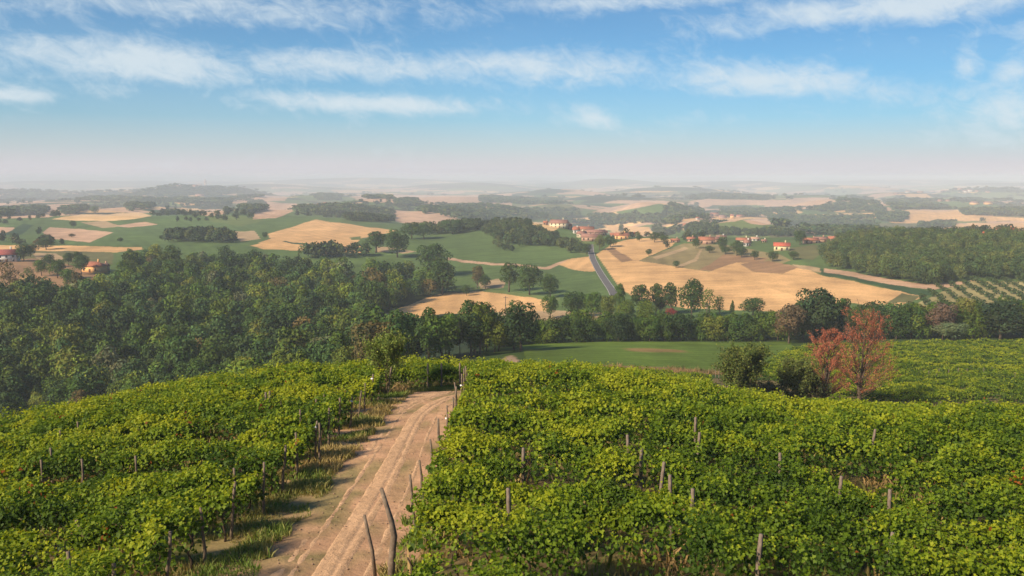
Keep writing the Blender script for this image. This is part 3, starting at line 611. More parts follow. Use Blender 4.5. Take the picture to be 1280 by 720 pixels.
# ------------------------------------------------------------------ posts
def post_mesh(h, r0, bend=0.0, seed=0, square=False):
    r = np.random.default_rng(seed)
    zs = np.linspace(-.25, h, 7); px_ = bend * np.clip(zs / h, 0, 1) ** 1.5 + .012 * r.normal(size=7)
    Vv, F = tube(np.c_[px_, .012 * r.normal(size=7), zs], r0 * np.linspace(1.1, .85, 7) * (1 + .08 * r.normal(size=7)), 4 if square else 8)
    return Vv, clean(F)
wood_posts = [mesh_np('wooden_post', *post_mesh(2.05, .055, .05, i), M_post, smooth=False) for i in range(4)]
conc_posts = [mesh_np('concrete_post', *post_mesh(1.98, .07, 0, 10 + i, True), M_cpost) for i in range(2)]
vc, fc_ = box_mesh(-.075, .075, -.075, .075, -.035, .035); clamp_me = mesh_np('wire_clamp', vc, np.array(fc_), plain_mat('white_plastic', (.8, .8, .78), .5))
def post(me, X_, Y_, lean=(0, 0), name='wooden_post', label='', group=None, sc=1.0, clampz=None, cat='post', dz=0):
    o = obj(name, me, loc=(X_, Y_, float(zfun(X_, Y_)) + dz), label=label, cat=cat, group=group); o.rotation_euler = (lean[1], lean[0], random.random() * .6 if False else 0); o.scale = (sc, sc, sc)
    if clampz: c = obj('wire_clamp', clamp_me, o, (0, 0, clampz))
    return o
for i, Y_ in enumerate(left_rows):
    lab = f"grey wooden end post left of the dirt track, {ordinal(i)} up from the bottom edge" if i < 10 else 'small wooden end post left of the track near its far end'
    post(wood_posts[i % 4], -8.55 + .15 * random.uniform(-1, 1), Y_ + .1, (random.uniform(-.05, .1), random.uniform(-.06, .06)), label=lab, group='end posts left of the dirt track', sc=random.uniform(.8, 1.0), clampz=1.75 if i in (8, 11, 14) else None)
for i, Y_ in enumerate(right_rows):
    if i < 4: continue
    lab = f"grey wooden end post right of the dirt track, {ordinal(i)} up from the bottom edge" if i < 10 else 'small wooden end post right of the track near its far end'
    post(wood_posts[(i + 1) % 4], -2.95 + .12 * random.uniform(-1, 1), Y_ + .1, (random.uniform(-.16, .0), random.uniform(-.06, .06)), label=lab, group='end posts right of the dirt track', sc=random.uniform(.8, 1.0), clampz=1.3 if i in (9, 13) else None)
# the tall crooked post at the bottom
kp = [(0, 0, -.3), (.02, 0, .3), (.06, 0, .75), (.10, 0, 1.05), (.04, .0, 1.45), (-.07, 0, 1.85), (-.2, .02, 2.3)]
Vv, F = tube(kp, [.1, .095, .085, .085, .07, .06, .05], 9); q = at(489, 19.2)
obj('wooden_post', mesh_np('crooked_post', Vv, clean(F), M_post), loc=(q[0], 19.2, q[2] + .22), label='tall crooked wooden post bending left at the bottom beside the dirt track', cat='post', group='end posts right of the dirt track')
Vv, F = tube([(0.08, 0, -.2), (.02, 0, .5), (-.08, 0, 1.0), (-.16, 0, 1.45)], [.05, .048, .045, .04], 8); q = at(470, 19.6)
obj('wooden_post', mesh_np('short_leaning_post', Vv, clean(F), M_post), loc=(q[0] - .1, 19.6, q[2] + .25), label='short leaning wooden post left of the tall crooked post', cat='post', group='end posts right of the dirt track')
def post_at(px, ptop, me, name, label, group, lean=(0, 0), h=2.15, y1=230, y0=12):
    q = hit(px, ptop, h, y0, y1)
    if q is None: return
    post(me, q[0], q[1], lean, name, label, group, sc=h / 2.05 if name == 'wooden_post' else 1.0)
for px, pt, ln in [(639, 613, 0), (842, 596, 0), (868, 613, 0), (824, 579, .05), (802, 562, 0), (789, 545, -.05), (978, 568, 0), (1049, 596, 0), (1115, 613, 0), (947, 672, 0), (1112, 668, 0), (654, 560, 0), (870, 522, 0), (872, 540, 0), (1088, 536, .1)]:
    post_at(px, pt + 2, conc_posts[0], 'concrete_post', f"pale concrete post standing up out of the vines, {'near the bottom edge' if pt > 650 else 'right of the dirt track' if px < 760 else 'in the middle of the right vineyard' if px < 1000 else 'in the right part of the vineyard'}", 'posts standing in the right vineyard', (ln + random.uniform(-.06, .06), random.uniform(-.06, .06)), 1.9)
for px, pt, ln in [(101, 574, 0), (62, 560, 0), (50, 575, 0), (168, 570, 0), (291, 585, 0), (122, 646, -.35), (83, 690, 0), (96, 527, 0), (74, 538, 0), (398, 529, 0), (390, 498, .1), (404, 492, 0), (374, 512, 0), (350, 498, 0)]:
    post_at(px, pt, wood_posts[2], 'wooden_post', 'leaning wooden post poking out of the vines at lower left' if ln < -.2 else f"wooden post standing up out of the {'lower left' if pt > 560 else 'left'} vines", 'posts standing in the left vineyard', (ln, 0), 1.8)
for i, (px, pt) in enumerate([(332, 491), (337, 490)]): post_at(px, pt, conc_posts[1], 'concrete_post', 'one of a close pair of pale posts on the crest of the left vineyard', 'pair of pale posts on the left crest', (0, 0), 1.95)
for px, pt in [(1155, 462), (1161, 464), (1171, 466), (1174, 461), (1186, 462), (1198, 460), (1209, 461), (1230, 460), (1240, 459), (1269, 466), (1176, 502), (1198, 504), (1215, 501), (1230, 505), (895, 459), (899, 461), (575, 484), (552, 480), (535, 482)]:
    post_at(px, pt, conc_posts[0], 'concrete_post', 'small pale post among the far vines', 'small pale posts among the far vines', (0, 0), 1.95, 230, 58)

# ------------------------------------------------------------------ trees
def lobes_crown(seed, h, w, n, size, style):
    """leaf clumps on the shells of many lobes; returns V, F, tint(grey) and limb list"""
    r = np.random.default_rng(seed); z0 = h * (.18 if style != 'tall' else .22)
    nl = 14 if style != 'tall' else 12; cs, rs = [], []
    for i in range(nl):
        t_ = (i + .5) / nl; zz = z0 + (h - z0) * (.14 + .74 * t_)
        prof = {'round': math.sin(math.pi * (.16 + .74 * t_)) ** .7, 'tall': math.sin(math.pi * (.22 + .7 * t_)) ** .6 * .9, 'cone': (1.02 - t_) ** .75, 'airy': math.sin(math.pi * (.2 + .7 * t_)) ** .8}[style]
        an = i * 2.4 + r.normal() * .5; rad = w * .5 * prof * r.uniform(.35, .72)
        rl = w * .5 * r.uniform(.36, .56) * (.6 + .5 * prof); cs.append((math.cos(an) * rad, math.sin(an) * rad, zz)); rs.append(rl)
    cs, rs = np.array(cs), np.array(rs); li = r.choice(nl, n, p=rs ** 2 / (rs ** 2).sum())
    d = unit(r.normal(size=(n, 3))); d[:, 2] = np.where((d[:, 2] < -.3) & (r.random(n) < .6), -d[:, 2], d[:, 2])
    bump = .62 + .55 * fbm(d[:, 0] * 2.2 + li * 3.1, d[:, 2] * 2.2 + d[:, 1] * 1.7 + li, 1, 3) + (.25 * r.random(n) ** 3)
    P = cs[li] + d * (rs[li] * bump)[:, None] * np.array([1, 1, .9])
    P[:, 2] = np.maximum(P[:, 2], z0 * .55)
    N = d + r.normal(size=(n, 3)) * .36 + np.array([0, 0, .15])
    Vv, F, _ = leaves(P, N, size * r.uniform(.65, 1.35, n), 'kite', r)
    lt = r.uniform(.75, 1.25, nl)[li]; g_ = lt * r.uniform(.86, 1.16, n) * (.8 + .4 * fbm(P[:, 0] / w * 5, P[:, 2] / w * 5, 2, 2))
    hue = r.normal(size=n) * .07 + (r.random(nl)[li] - .5) * .22
    col = np.c_[g_ * (1 + hue * 1.2), g_, g_ * (1 - hue)]
    return Vv, F, col, cs
def trunk_mesh(seed, h, w, cs):
    r = np.random.default_rng(seed + 50); top = h * .62; parts = []
    ts = np.linspace(0, 1, 6); pts = np.c_[.05 * w * np.sin(ts * 3 + seed) * ts, .04 * w * np.cos(ts * 2.5 + seed) * ts, -.4 + (top + .4) * ts]
    parts.append(tube(pts, h * .021 * np.linspace(1.35, .35, 6), 7))
    for c_ in cs[::2]:
        b0 = pts[2 + int(r.integers(0, 3))]; m_ = (b0 + c_) / 2 + np.array([0, 0, -.04 * h]); parts.append(tube([b0, m_, c_], h * .009 * np.array([1, .65, .25]), 5))
    Vv, F = merge(parts); return Vv, clean(F)
def proto_tree(seed, h, w, n, size, style):
    Vv, F, col, cs = lobes_crown(seed, h, w, n, size, style)
    return mesh_np('crown', Vv, F, M_tree, fcol=col), mesh_np('trunk', *trunk_mesh(seed, h, w, cs), M_bark)
def tree(name, protos, X_, Y_, sx, sz, color, label, group, cat='tree', parts=True, dz=0.0):
    cr, tr = protos; t = empty(name, (X_, Y_, float(zfun(X_, Y_)) + dz), random.random() * 6.28, label=label, cat=cat, group=group)
    t.scale = (sx, sx, sz)
    c = obj('crown', cr, t); c.color = tuple(color) + (1,)
    if tr: obj('trunk', tr, t)
    return t
P_ROUND = [proto_tree(200 + i, 11, 9.2, 2600, .48, 'round') for i in range(4)]
P_TALL = [proto_tree(220 + i, 13, 7.0, 2300, .46, 'tall') for i in range(3)]
P_CONE = [proto_tree(240 + i, 11, 7.0, 2300, .46, 'cone') for i in range(2)]
P_AIRY = [proto_tree(260 + i, 13, 7.5, 900, .46, 'airy') for i in range(2)]
KINDS = [  # colour of the leaves, words, weight
 ((.042, .080, .022), 'dark green', 5), ((.064, .115, .022), 'mid green', 4), ((.098, .145, .024), 'olive green', 3), ((.030, .060, .026), 'blackish green', 4),
 ((.15, .18, .036), 'yellowish green', 1.6), ((.13, .15, .115), 'silvery grey green', .5), ((.105, .085, .045), 'brownish', .7), ((.056, .11, .045), 'bluish green', 2.5)]
KINDS = [((a_[0] * 1.0, a_[1] * 1.02, a_[2] * .62), b_, c_) for a_, b_, c_ in KINDS]
KW = np.array([k_[2] for k_ in KINDS]); KW = KW / KW.sum()
SHP = [('round', P_ROUND), ('tall', P_TALL), ('pointed', P_CONE)]
# left wood: scattered on a jittered grid
def ylo(p): return np.interp(p, [-160, 0, 160, 320, 400, 440, 500, 660], [192, 186, 186, 158, 158, 163, 172, 196])
def yhi(p): return np.interp(p, [-160, 0, 70, 100, 142, 165, 300, 400, 480, 540, 570], [375, 378, 385, 400, 408, 545, 530, 505, 480, 468, 450])
cand = []
st = 6.9
for ix in np.arange(-280, 20, st):
    for iy in np.arange(150, 550, st):
        X_ = ix + random.uniform(-.42, .42) * st; Y_ = iy + random.uniform(-.42, .42) * st
        d_ = Y_ * CP - float(zfun(X_, Y_)) * SP; p_ = 640 + 1000 * X_ / d_
        if p_ < -90 or p_ > 660: continue
        ok = ylo(p_) < Y_ < yhi(p_)
        if p_ > 468: ok = (ylo(p_) < Y_ < ylo(p_) + 34) or (p_ < 566 and np.interp(p_, [460, 470, 500, 530, 566], [330, 365, 402, 428, 446]) < Y_ < yhi(p_))
        if p_ > 566: ok = ylo(p_) < Y_ < ylo(p_) + 26
        if ok: cand.append((Y_, X_, p_))
cand.sort()
NIND = 215
indiv = cand[:150]; rest_ = cand[150:]
rest_sel = [c_ for i, c_ in enumerate(rest_)]
def lowtree(seed, n, h=11, w=8.8, style='round', size=1.0):
    Vv, F, col, _ = lobes_crown(seed, h, w, n, size, style); return Vv, F, col
LOW = [lowtree(300 + i, 900, 11, 9, ['round', 'round', 'tall', 'cone', 'tall', 'round'][i], .66) for i in range(6)]
VLOW = [lowtree(320 + i, 190, 10, 9.5, 'round', 1.45) for i in range(3)]
XLOW = [lowtree(330 + i, 60, 10, 11, 'round', 3.2) for i in range(3)]
def wood_mass(name, label, items, protos, cat='woodland'):
    """items: (X, Y, scale_xy, scale_z, colour)"""
    Vs, Fs, Cs, o = [], [], [], 0
    for (X_, Y_, sx, sz, c_) in items:
        Vv, F, col = protos[random.randrange(len(protos))]; th = random.random() * 6.28; ct, st_ = math.cos(th), math.sin(th)
        v = Vv.copy(); v = np.c_[(v[:, 0] * ct - v[:, 1] * st_) * sx + X_, (v[:, 0] * st_ + v[:, 1] * ct) * sx + Y_, v[:, 2] * sz + float(zfun(X_, Y_)) - .6]
        Vs.append(v.astype(np.float32)); Fs.append(F + o); Cs.append((col * np.array(c_)).astype(np.float32)); o += len(v)
    if Vs: obj(name, mesh_np(name, np.vstack(Vs), np.vstack(Fs), M_wood_stuff, fcol=np.vstack(Cs)), kind='stuff', label=label, cat=cat)
for (Y_, X_, p_) in indiv:
    c_, wd, _ = KINDS[rng.choice(len(KINDS), p=KW)]; sn, pr = SHP[rng.choice(3, p=[.55, .3, .15])]; pp = pr[random.randrange(len(pr))]
    reg = 'far left part' if p_ < 160 else 'left part' if p_ < 330 else 'middle' if p_ < 470 else 'right end'
    s_ = random.choice((random.uniform(.6, .9), random.uniform(.9, 1.3))); lab = f"{wd} {sn} tree in the wood below the left vineyard, {reg}"
    tree('forest_tree', pp, X_, Y_, s_, s_ * random.uniform(.88, 1.12), np.array(c_) * random.uniform(.85, 1.15), lab, f'{wd} {sn} trees in the {reg} of the wood')
items = []
for (Y_, X_, p_) in rest_:
    c_ = KINDS[rng.choice(len(KINDS), p=KW)][0]; s_ = random.choice((random.uniform(.55, .9), random.uniform(.9, 1.35))); items.append((X_, Y_, s_, s_ * random.uniform(.9, 1.3), np.array(c_) * random.uniform(.7, 1.3)))
wood_mass('forest', 'dense mixed green forest filling the valley at left', items, LOW, 'forest')
# single trees one can tell apart: px, base py, height px, width px, protos, colour, words
def lone(px, pb, hp, wp, pr, c_, label, name='field_tree', group=None, y0=200, y1=30000, n=None):
    q = hit(px, pb, 0, y0, y1)
    if q is None: return
    d_ = q[1]; H_ = hp / 1000 * d_; W_ = wp / 1000 * d_
    me = pr[random.randrange(len(pr))] if n is None else pr[n]; bb = 11 if pr in (P_ROUND, P_CONE) else 13; ww = {id(P_ROUND): 9.2, id(P_TALL): 7.0, id(P_CONE): 7.0, id(P_AIRY): 7.5}[id(pr)]
    tree(name, me, q[0], q[1], W_ / ww, H_ / bb, c_, label, group)
DG, MG, OL, BR, BG = KINDS[0][0], KINDS[1][0], KINDS[2][0], KINDS[6][0], KINDS[7][0]
for a_ in [
 (540, 346, 41, 40, P_ROUND, DG, 'large dark round tree at the back right corner of the forest'), (553, 369, 44, 36, P_ROUND, DG, 'tall dark tree at the right tip of the forest above the gold field'),
 (470, 316, 28, 28, P_TALL, DG, 'dark tree on the green field, leftmost of the close pair'), (497, 322, 34, 36, P_ROUND, DG, 'large dark tree on the green field, right one of the close pair'),
 (515, 299, 21, 28, P_ROUND, DG, 'dark tree left half of the clump behind the close pair'), (530, 299, 20, 24, P_ROUND, BG, 'dark tree right half of the clump behind the close pair'), (566, 293, 19, 28, P_ROUND, BG, 'small bluish tree clump in the valley left of the wooded knoll'),
 (597, 360, 29, 20, P_TALL, BR, 'greyish brown tree beside the small bare patch'), (607, 361, 18, 16, P_ROUND, DG, 'small dark tree right of the greyish brown tree'),
 (583, 370, 14, 11, P_ROUND, DG, 'tiny round tree on the edge of the gold field'), (636, 365, 38, 26, P_TALL, DG, 'dark tree on the stream bank, leftmost of three'), (662, 369, 40, 34, P_ROUND, DG, 'widest dark tree on the stream bank, middle of three'), (688, 372, 29, 26, P_ROUND, DG, 'lower dark tree on the stream bank, rightmost of three'),
 (119, 268, 10, 11, P_ROUND, BG, 'small dark tree beside the pale field at far left'), (92, 285, 9, 9, P_ROUND, DG, 'little round tree by the brown field at left'), (90, 297, 5, 8, P_ROUND, BR, 'brownish bush in the middle of the pink field'), (48, 294, 7, 6, P_ROUND, DG, 'little bush beside the small farm track at left'),
 (150, 303, 6, 8, P_ROUND, DG, 'small bush on the left green field near the gold strip'), (202, 300, 6, 7, P_ROUND, DG, 'small bush in the middle of the left green field'), (331, 298, 8, 8, P_ROUND, DG, 'small tree at the left corner of the large gold field'),
 (811, 320, 9, 9, P_ROUND, DG, 'little dark bush on the gold hill slope'), (845, 335, 9, 9, P_ROUND, DG, 'little bush beside the pale farm lane'),
 (30, 327, 22, 20, P_ROUND, DG, 'dark tree right of the white house at far left'), (38, 321, 16, 18, P_ROUND, DG, 'dark tree behind the white house'), (58, 312, 14, 20, P_ROUND, DG, 'dark round tree at the end of the gold strip'), (48, 309, 10, 14, P_ROUND, BR, 'scruffy brown tree behind the white house'),
 (36, 362, 30, 16, P_AIRY, MG, 'slender tree with a bare trunk on the brown slope'), (14, 372, 50, 26, P_AIRY, BR, 'leafless brown tree on the brown slope at far left'), (52, 345, 20, 18, P_ROUND, MG, 'rounded green tree on the slope left of the farmhouse'), (72, 348, 24, 22, P_ROUND, MG, 'large green tree in the middle of the brown slope'), (62, 334, 16, 16, P_ROUND, DG, 'dark tree above the brown slope'),
 (86, 332, 16, 14, P_ROUND, DG, 'small dark tree left of the farmhouse, nearer one'), (97, 328, 14, 12, P_ROUND, DG, 'small dark tree left of the farmhouse, farther one'), (102, 343, 24, 20, P_ROUND, DG, 'dark tree touching the left side of the farmhouse'), (88, 362, 26, 22, P_ROUND, MG, 'mid green tree below the brown slope'), (56, 372, 22, 20, P_ROUND, OL, 'olive bush at the foot of the brown slope'),
 (774, 392, 40, 16, P_TALL, MG, 'narrow tree left of the tall group on the gold field edge'), (800, 396, 42, 26, P_TALL, DG, 'tree with a forked crown left of the tall group'), (820, 394, 42, 22, P_TALL, DG, 'tall tree, leftmost of the tall group'), (838, 394, 42, 24, P_TALL, DG, 'tall tree, second of the tall group'), (864, 398, 51, 34, P_ROUND, DG, 'tallest tree of the group on the gold field edge'), (886, 400, 42, 22, P_AIRY, MG, 'airy tree with bare limbs right of the tallest tree'), (899, 398, 30, 18, P_AIRY, MG, 'thin airy tree at the right end of the tall group'),
 (915, 396, 22, 7, P_CONE, DG, 'small pointed tree on the gold field edge'), (941, 396, 24, 32, P_ROUND, DG, 'broad dark tree standing alone on the gold field edge'), (688, 398, 30, 22, P_ROUND, MG, 'leafy tree at the left end of the valley hedge'), (716, 397, 34, 30, P_ROUND, DG, 'dark tree in the valley hedge near the road'), (742, 399, 34, 26, P_ROUND, MG, 'green tree in the valley hedge below the road'), (760, 402, 34, 24, P_ROUND, (.12, .15, .025), 'yellow green tree in the valley hedge below the road'), (782, 404, 30, 26, P_ROUND, OL, 'olive tree in the valley hedge'), (730, 392, 24, 20, P_ROUND, MG, 'small green tree behind the valley hedge'), (806, 410, 34, 28, P_ROUND, OL, 'rounded olive tree in front of the tall group'),
 (838, 397, 12, 14, P_ROUND, (.22, .035, .03), 'dark red shrub at the foot of the tall group'), (826, 392, 20, 16, P_ROUND, (.07, .035, .03), 'purplish shrub at the foot of the tall group'),
 (704, 306, 9, 18, P_ROUND, DG, 'dark tree below the hill village near the road'), (733, 318, 14, 14, P_ROUND, DG, 'dark tree left of the road top'), (749, 313, 19, 15, P_ROUND, (.12, .15, .03), 'yellow green tree right of the road top'), (763, 309, 14, 18, P_ROUND, DG, 'dark tree right of the road top'), (724, 316, 13, 6, P_TALL, (.2, .2, .05), 'slim yellowish tree left of the road top'),
 (680, 276, 11, 12, P_ROUND, DG, 'dark tree behind the cream villa'), (776, 292, 12, 9, P_TALL, DG, 'dark tree behind the orange house'), (799, 302, 9, 9, P_ROUND, DG, 'small dark tree on the gold hill crest'), (818, 303, 13, 14, P_ROUND, DG, 'dark tree on the gold hill crest'), (830, 304, 10, 12, P_ROUND, DG, 'smaller dark tree on the gold hill crest'),
 (870, 311, 13, 12, P_ROUND, DG, 'dark tree left of the long red roofed house'), (887, 316, 9, 12, P_ROUND, DG, 'low dark tree below the long red roofed house'), (903, 314, 18, 14, P_ROUND, DG, 'tall dark tree in the village garden'), (907, 318, 10, 14, P_ROUND, DG, 'low dark hedge tree in the village garden'), (921, 320, 20, 16, P_ROUND, DG, 'biggest dark tree in the village gardens'), (927, 322, 14, 14, P_ROUND, DG, 'dark tree right of the biggest garden tree'), (943, 325, 12, 11, P_ROUND, DG, 'dark tree before the pale wall'), (966, 327, 13, 16, P_ROUND, DG, 'dark tree below the yellow house'), (992, 325, 11, 14, P_ROUND, DG, 'dark bush right of the yellow house'), (953, 295, 7, 3.5, P_CONE, DG, 'lone little cypress above the village'), (1000, 306, 18, 16, P_ROUND, DG, 'dark tree right of the yellow house on the hill'), (868, 300, 8, 9, P_ROUND, DG, 'dark tree among the red roofs'), (972, 296, 8, 14, P_ROUND, DG, 'dark tree behind the yellow house'),
 (1215, 300, 21, 8, P_CONE, BR, 'narrow reddish brown conifer above the right wood'), (1253, 298, 15, 20, P_ROUND, BR, 'brown tree beside the bright red roofs'),
]: lone(*a_)
lone(273, 392, 22, 17, P_ROUND, (.30, .075, .03), 'small rust red tree inside the left forest', 'rust_tree')
for (px, pb, hp, wp, lb) in [(172, 398, 26, 26, 'silvery grey tree crown in the middle of the left forest'), (120, 400, 24, 24, 'silvery grey tree crown left of the middle of the forest'), (88, 392, 22, 26, 'silvery grey tree at the foot of the brown slope')]: lone(px, pb, hp, wp, P_ROUND, (.17, .19, .15), lb, 'grey_tree')
# belt of trees behind the meadow
belt = []
px = 606
while px < 1330:
    for rowk in range(2):
        Y_ = np.interp(px, [600, 660, 960, 1100, 1330], [222, 240, 243, 238, 233]) + rowk * 8 + random.uniform(-2, 2)
        hp = np.interp(px, [600, 640, 680, 700, 740, 760, 960, 985, 1000, 1040, 1060, 1100, 1130, 1280, 1330], [44, 30, 26, 36, 34, 32, 34, 36, 50, 52, 42, 40, 42, 42, 44]) * random.uniform(.85, 1.05)
        q = at(px + random.uniform(-6, 6) + rowk * 9, Y_); c_, wd, _ = KINDS[rng.choice(8, p=np.array([5, 4, 3, 3, .6, .1, .5, .8]) / 17)]
        if 975 < px < 997 and rowk == 0: continue
        if 1000 < px < 1045: c_, wd = DG, 'dark green'
        pr = P_ROUND if random.random() < .75 else P_CONE; s_ = (hp / 1000 * Y_ + 1.9) / 11
        part = 'left of middle' if px < 760 else 'at its middle' if px < 960 else 'behind the russet trees' if px < 1120 else 'at the right edge'
        tree('hedge_tree', pr[random.randrange(len(pr))], q[0], Y_, s_ * (1.05 if hp < 36 else .95), s_ * 1.05, np.array(c_) * random.uniform(.8, 1.1), f"{wd} {'round' if pr is P_ROUND else 'pointed'} tree of the belt behind the meadow, {part}", f"{wd} {'round' if pr is P_ROUND else 'pointed'} belt trees {part}", dz=-1.9)
    px += 19
def direct(px, Y_, hp, wp, pr, c_, label, name):
    q = at(px, Y_); bb = 11 if pr in (P_ROUND, P_CONE) else 13; ww = {id(P_ROUND): 9.2, id(P_TALL): 7.0, id(P_CONE): 7.0, id(P_AIRY): 7.5}[id(pr)]
    tree(name, pr[0], q[0], Y_, wp / 1000 * Y_ / ww, hp / 1000 * Y_ / bb, c_, label, None)
direct(986, 232, 50, 40, P_ROUND, (.12, .085, .045), 'rounded brown tree at the back edge of the meadow', 'brown_tree')
direct(1016, 236, 68, 52, P_ROUND, (.034, .06, .02), 'biggest dark green oak behind the russet trees', 'oak_tree')
direct(1178, 231, 47, 34, P_ROUND, (.13, .085, .06), 'brownish pink tree in the belt at right', 'brown_tree')
direct(1203, 236, 52, 30, P_ROUND, (.15, .15, .03), 'yellowish tree top in the belt at right', 'yellow_tree')
direct(1250, 229, 48, 60, P_ROUND, (.028, .05, .02), 'broadest dark tree in the belt at far right', 'oak_tree')
direct(1190, 226, 24, 40, P_ROUND, (.12, .16, .07), 'low pale green bush before the belt at right', 'pale_bush')
direct(643, 205, 22, 26, P_ROUND, MG, 'low green bush beside the pale farm lane', 'green_bush')
for i, (px, hp) in enumerate([(557, 62), (575, 60), (590, 58), (605, 68)]):
    direct(px, 205, hp - 8, 13, P_TALL, (.04, .055, .03), f"slim dark tree rising above the treeline at centre, {ordinal(i)} from the left", 'slim_tree')

# orchard
om = lobes_crown(400, 3.0, 3.4, 110, .75, 'round'); o_me = mesh_np('orchard_tree', om[0], om[1], M_tree, fcol=om[2])
for iy, Y_ in enumerate(np.arange(262, 392, 7.5)):
    for X_ in np.arange(100, 262, 6.8):
        Xj = X_ + (Y_ - 260) * .35 + random.uniform(-.5, .5); d_ = Y_ * CP + 50 * SP; p_ = 640 + 1000 * Xj / d_; 
        if 1118 + (Y_ - 262) * .42 < p_ < 1330:
            o = obj('orchard_tree', o_me, loc=(Xj, Y_, float(zfun(Xj, Y_)) - .2), label='small round tree in the planted rows of the orchard at right', cat='tree', group='orchard trees in rows'); o.color = (.055, .09, .03, 1); o.scale = (random.uniform(.6, .95),) * 3; o.rotation_euler.z = random.random() * 6

# woods farther off
def wood_items(poly, spacing, h0, cols=((.042, .072, .026), (.06, .10, .03), (.034, .058, .024), (.09, .115, .034)), cap=1500, seed=0):
    P = np.array(poly, float); ps = [hit(a_, b_, 0, 200, 9000) for a_, b_ in poly]; ps = [q for q in ps if q is not None]
    Ys = [q[1] for q in ps]; Y0, Y1 = min(Ys), max(Ys); a0, a1 = P[:, 0].min(), P[:, 0].max()
    n = int((a1 - a0) / 1000 * (Y0 + Y1) / 2 * (Y1 - Y0) / spacing ** 2 * 1.2); n = min(max(n, 12), cap * 3); out_ = []
    pp = np.random.default_rng(int(a0 * 7 + Y0)); px = pp.uniform(a0, a1, n); Y_ = pp.uniform(Y0, Y1, n); z = 0
    X_ = (px - 640) / 1000 * Y_
    for _ in range(2): z = zfun(X_, Y_); X_ = (px - 640) / 1000 * (Y_ * CP - z * SP)
    z = zfun(X_, Y_); qx, qy = proj(X_, Y_, z); k = inpoly(qx, qy, poly); X_, Y_ = X_[k][:cap], Y_[k][:cap]
    for a_, b_ in zip(X_, Y_):
        s_ = h0 / 10 * random.uniform(.75, 1.2); out_.append((a_, b_, s_ * spacing / 7.5, s_, np.array(cols[random.randrange(len(cols))]) * random.uniform(.85, 1.15)))
    return out_
wood_mass('knoll_wood', 'dense green wood covering the knoll left of the hill village', wood_items([(598, 287), (620, 280), (650, 279), (684, 292), (705, 303), (726, 311), (728, 316), (712, 317), (690, 308), (650, 309), (612, 300)], 6.5, 7.5, cap=700) + wood_items([(612, 305), (640, 308), (652, 316), (625, 313)], 6.5, 5), VLOW + LOW[:1])
wood_mass('hillside_wood', 'broad green wood on the hillside at right', wood_items([(1020, 331), (1060, 340), (1100, 350), (1160, 358), (1215, 350), (1340, 352), (1340, 306), (1200, 303), (1100, 300), (1050, 306)], 6.0, 9.5, ((.06, .10, .028), (.08, .12, .03), (.05, .085, .026), (.10, .13, .034)), 1100), LOW)
FAR = [[(205, 297), (290, 296), (292, 304), (208, 303)], [(300, 258), (326, 252), (334, 262), (306, 268)], [(368, 262), (425, 258), (492, 262), (488, 268), (372, 270)], [(432, 272), (492, 272), (492, 278), (436, 277)],
 [(75, 264), (105, 257), (110, 262), (85, 270)], [(158, 253), (190, 250), (192, 260), (160, 265)], [(222, 250), (285, 251), (285, 256), (222, 254)], [(0, 261), (50, 258), (62, 263), (50, 268), (0, 271)],
 [(452, 243), (475, 243), (490, 250), (460, 249)], [(492, 252), (520, 250), (522, 258), (500, 258)], [(520, 264), (560, 258), (600, 256), (640, 262), (640, 275), (600, 277), (560, 272), (530, 268)], [(395, 244), (425, 243), (425, 251), (395, 250)],
 [(580, 268), (600, 264), (660, 262), (725, 262), (725, 272), (650, 274)], [(735, 270), (850, 270), (850, 281), (800, 279), (740, 283)], [(825, 258), (870, 254), (885, 275), (830, 272)], [(855, 284), (895, 286), (905, 293), (860, 295)], [(900, 262), (990, 262), (1000, 270), (900, 272)],
 [(960, 272), (1090, 272), (1095, 285), (965, 284)], [(1020, 262), (1050, 250), (1090, 248), (1110, 266), (1030, 267)], [(1095, 268), (1135, 268), (1130, 278), (1100, 278)], [(1105, 252), (1150, 250), (1185, 262), (1120, 262)], [(1200, 263), (1290, 263), (1290, 271), (1205, 269)], [(1150, 281), (1195, 279), (1190, 284), (1152, 287)],
 [(600, 246), (700, 250), (700, 256), (600, 254)], [(860, 243), (960, 243), (960, 249), (870, 250)], [(0, 244), (150, 247), (150, 251), (0, 250)], [(520, 290), (600, 284), (600, 289), (540, 294)], [(1000, 284), (1090, 286), (1095, 296), (1005, 294)], [(860, 291), (1000, 293), (1000, 296), (860, 295)], [(690, 274), (760, 278), (760, 281), (690, 278)], [(380, 318), (470, 318), (470, 322), (380, 324)]]
n_ = 0
for i, poly in enumerate(FAR):
    q = hit(sum(p_[0] for p_ in poly) / len(poly), sum(p_[1] for p_ in poly) / len(poly), 0, 250, 9000); D_ = q[1]
    it = wood_items(poly, 7.5 if D_ < 1300 else 11 if D_ < 2600 else 18, 10 if D_ < 2600 else 11, cap=420 if D_ < 2500 else 500)
    ax = sum(p_[0] for p_ in poly) / len(poly); side = 'far left' if ax < 200 else 'left' if ax < 440 else 'centre' if ax < 760 else 'right of centre' if ax < 980 else 'right'
    wood_mass('distant_wood', f"hazy {'distant' if D_ > 1500 else 'dark'} wood patch at {side}, {'on the farther hills' if D_ > 2500 else 'among the middle fields' if D_ > 1100 else 'between the nearer fields'}", it, VLOW if D_ < 1500 else XLOW)
it = wood_items([(100, 250), (150, 244), (180, 236), (230, 232), (300, 236), (330, 246), (310, 252), (200, 255)], 22, 13, cap=900); wood_mass('distant_wood', 'hazy wood covering the hill with the church tower', it, XLOW)

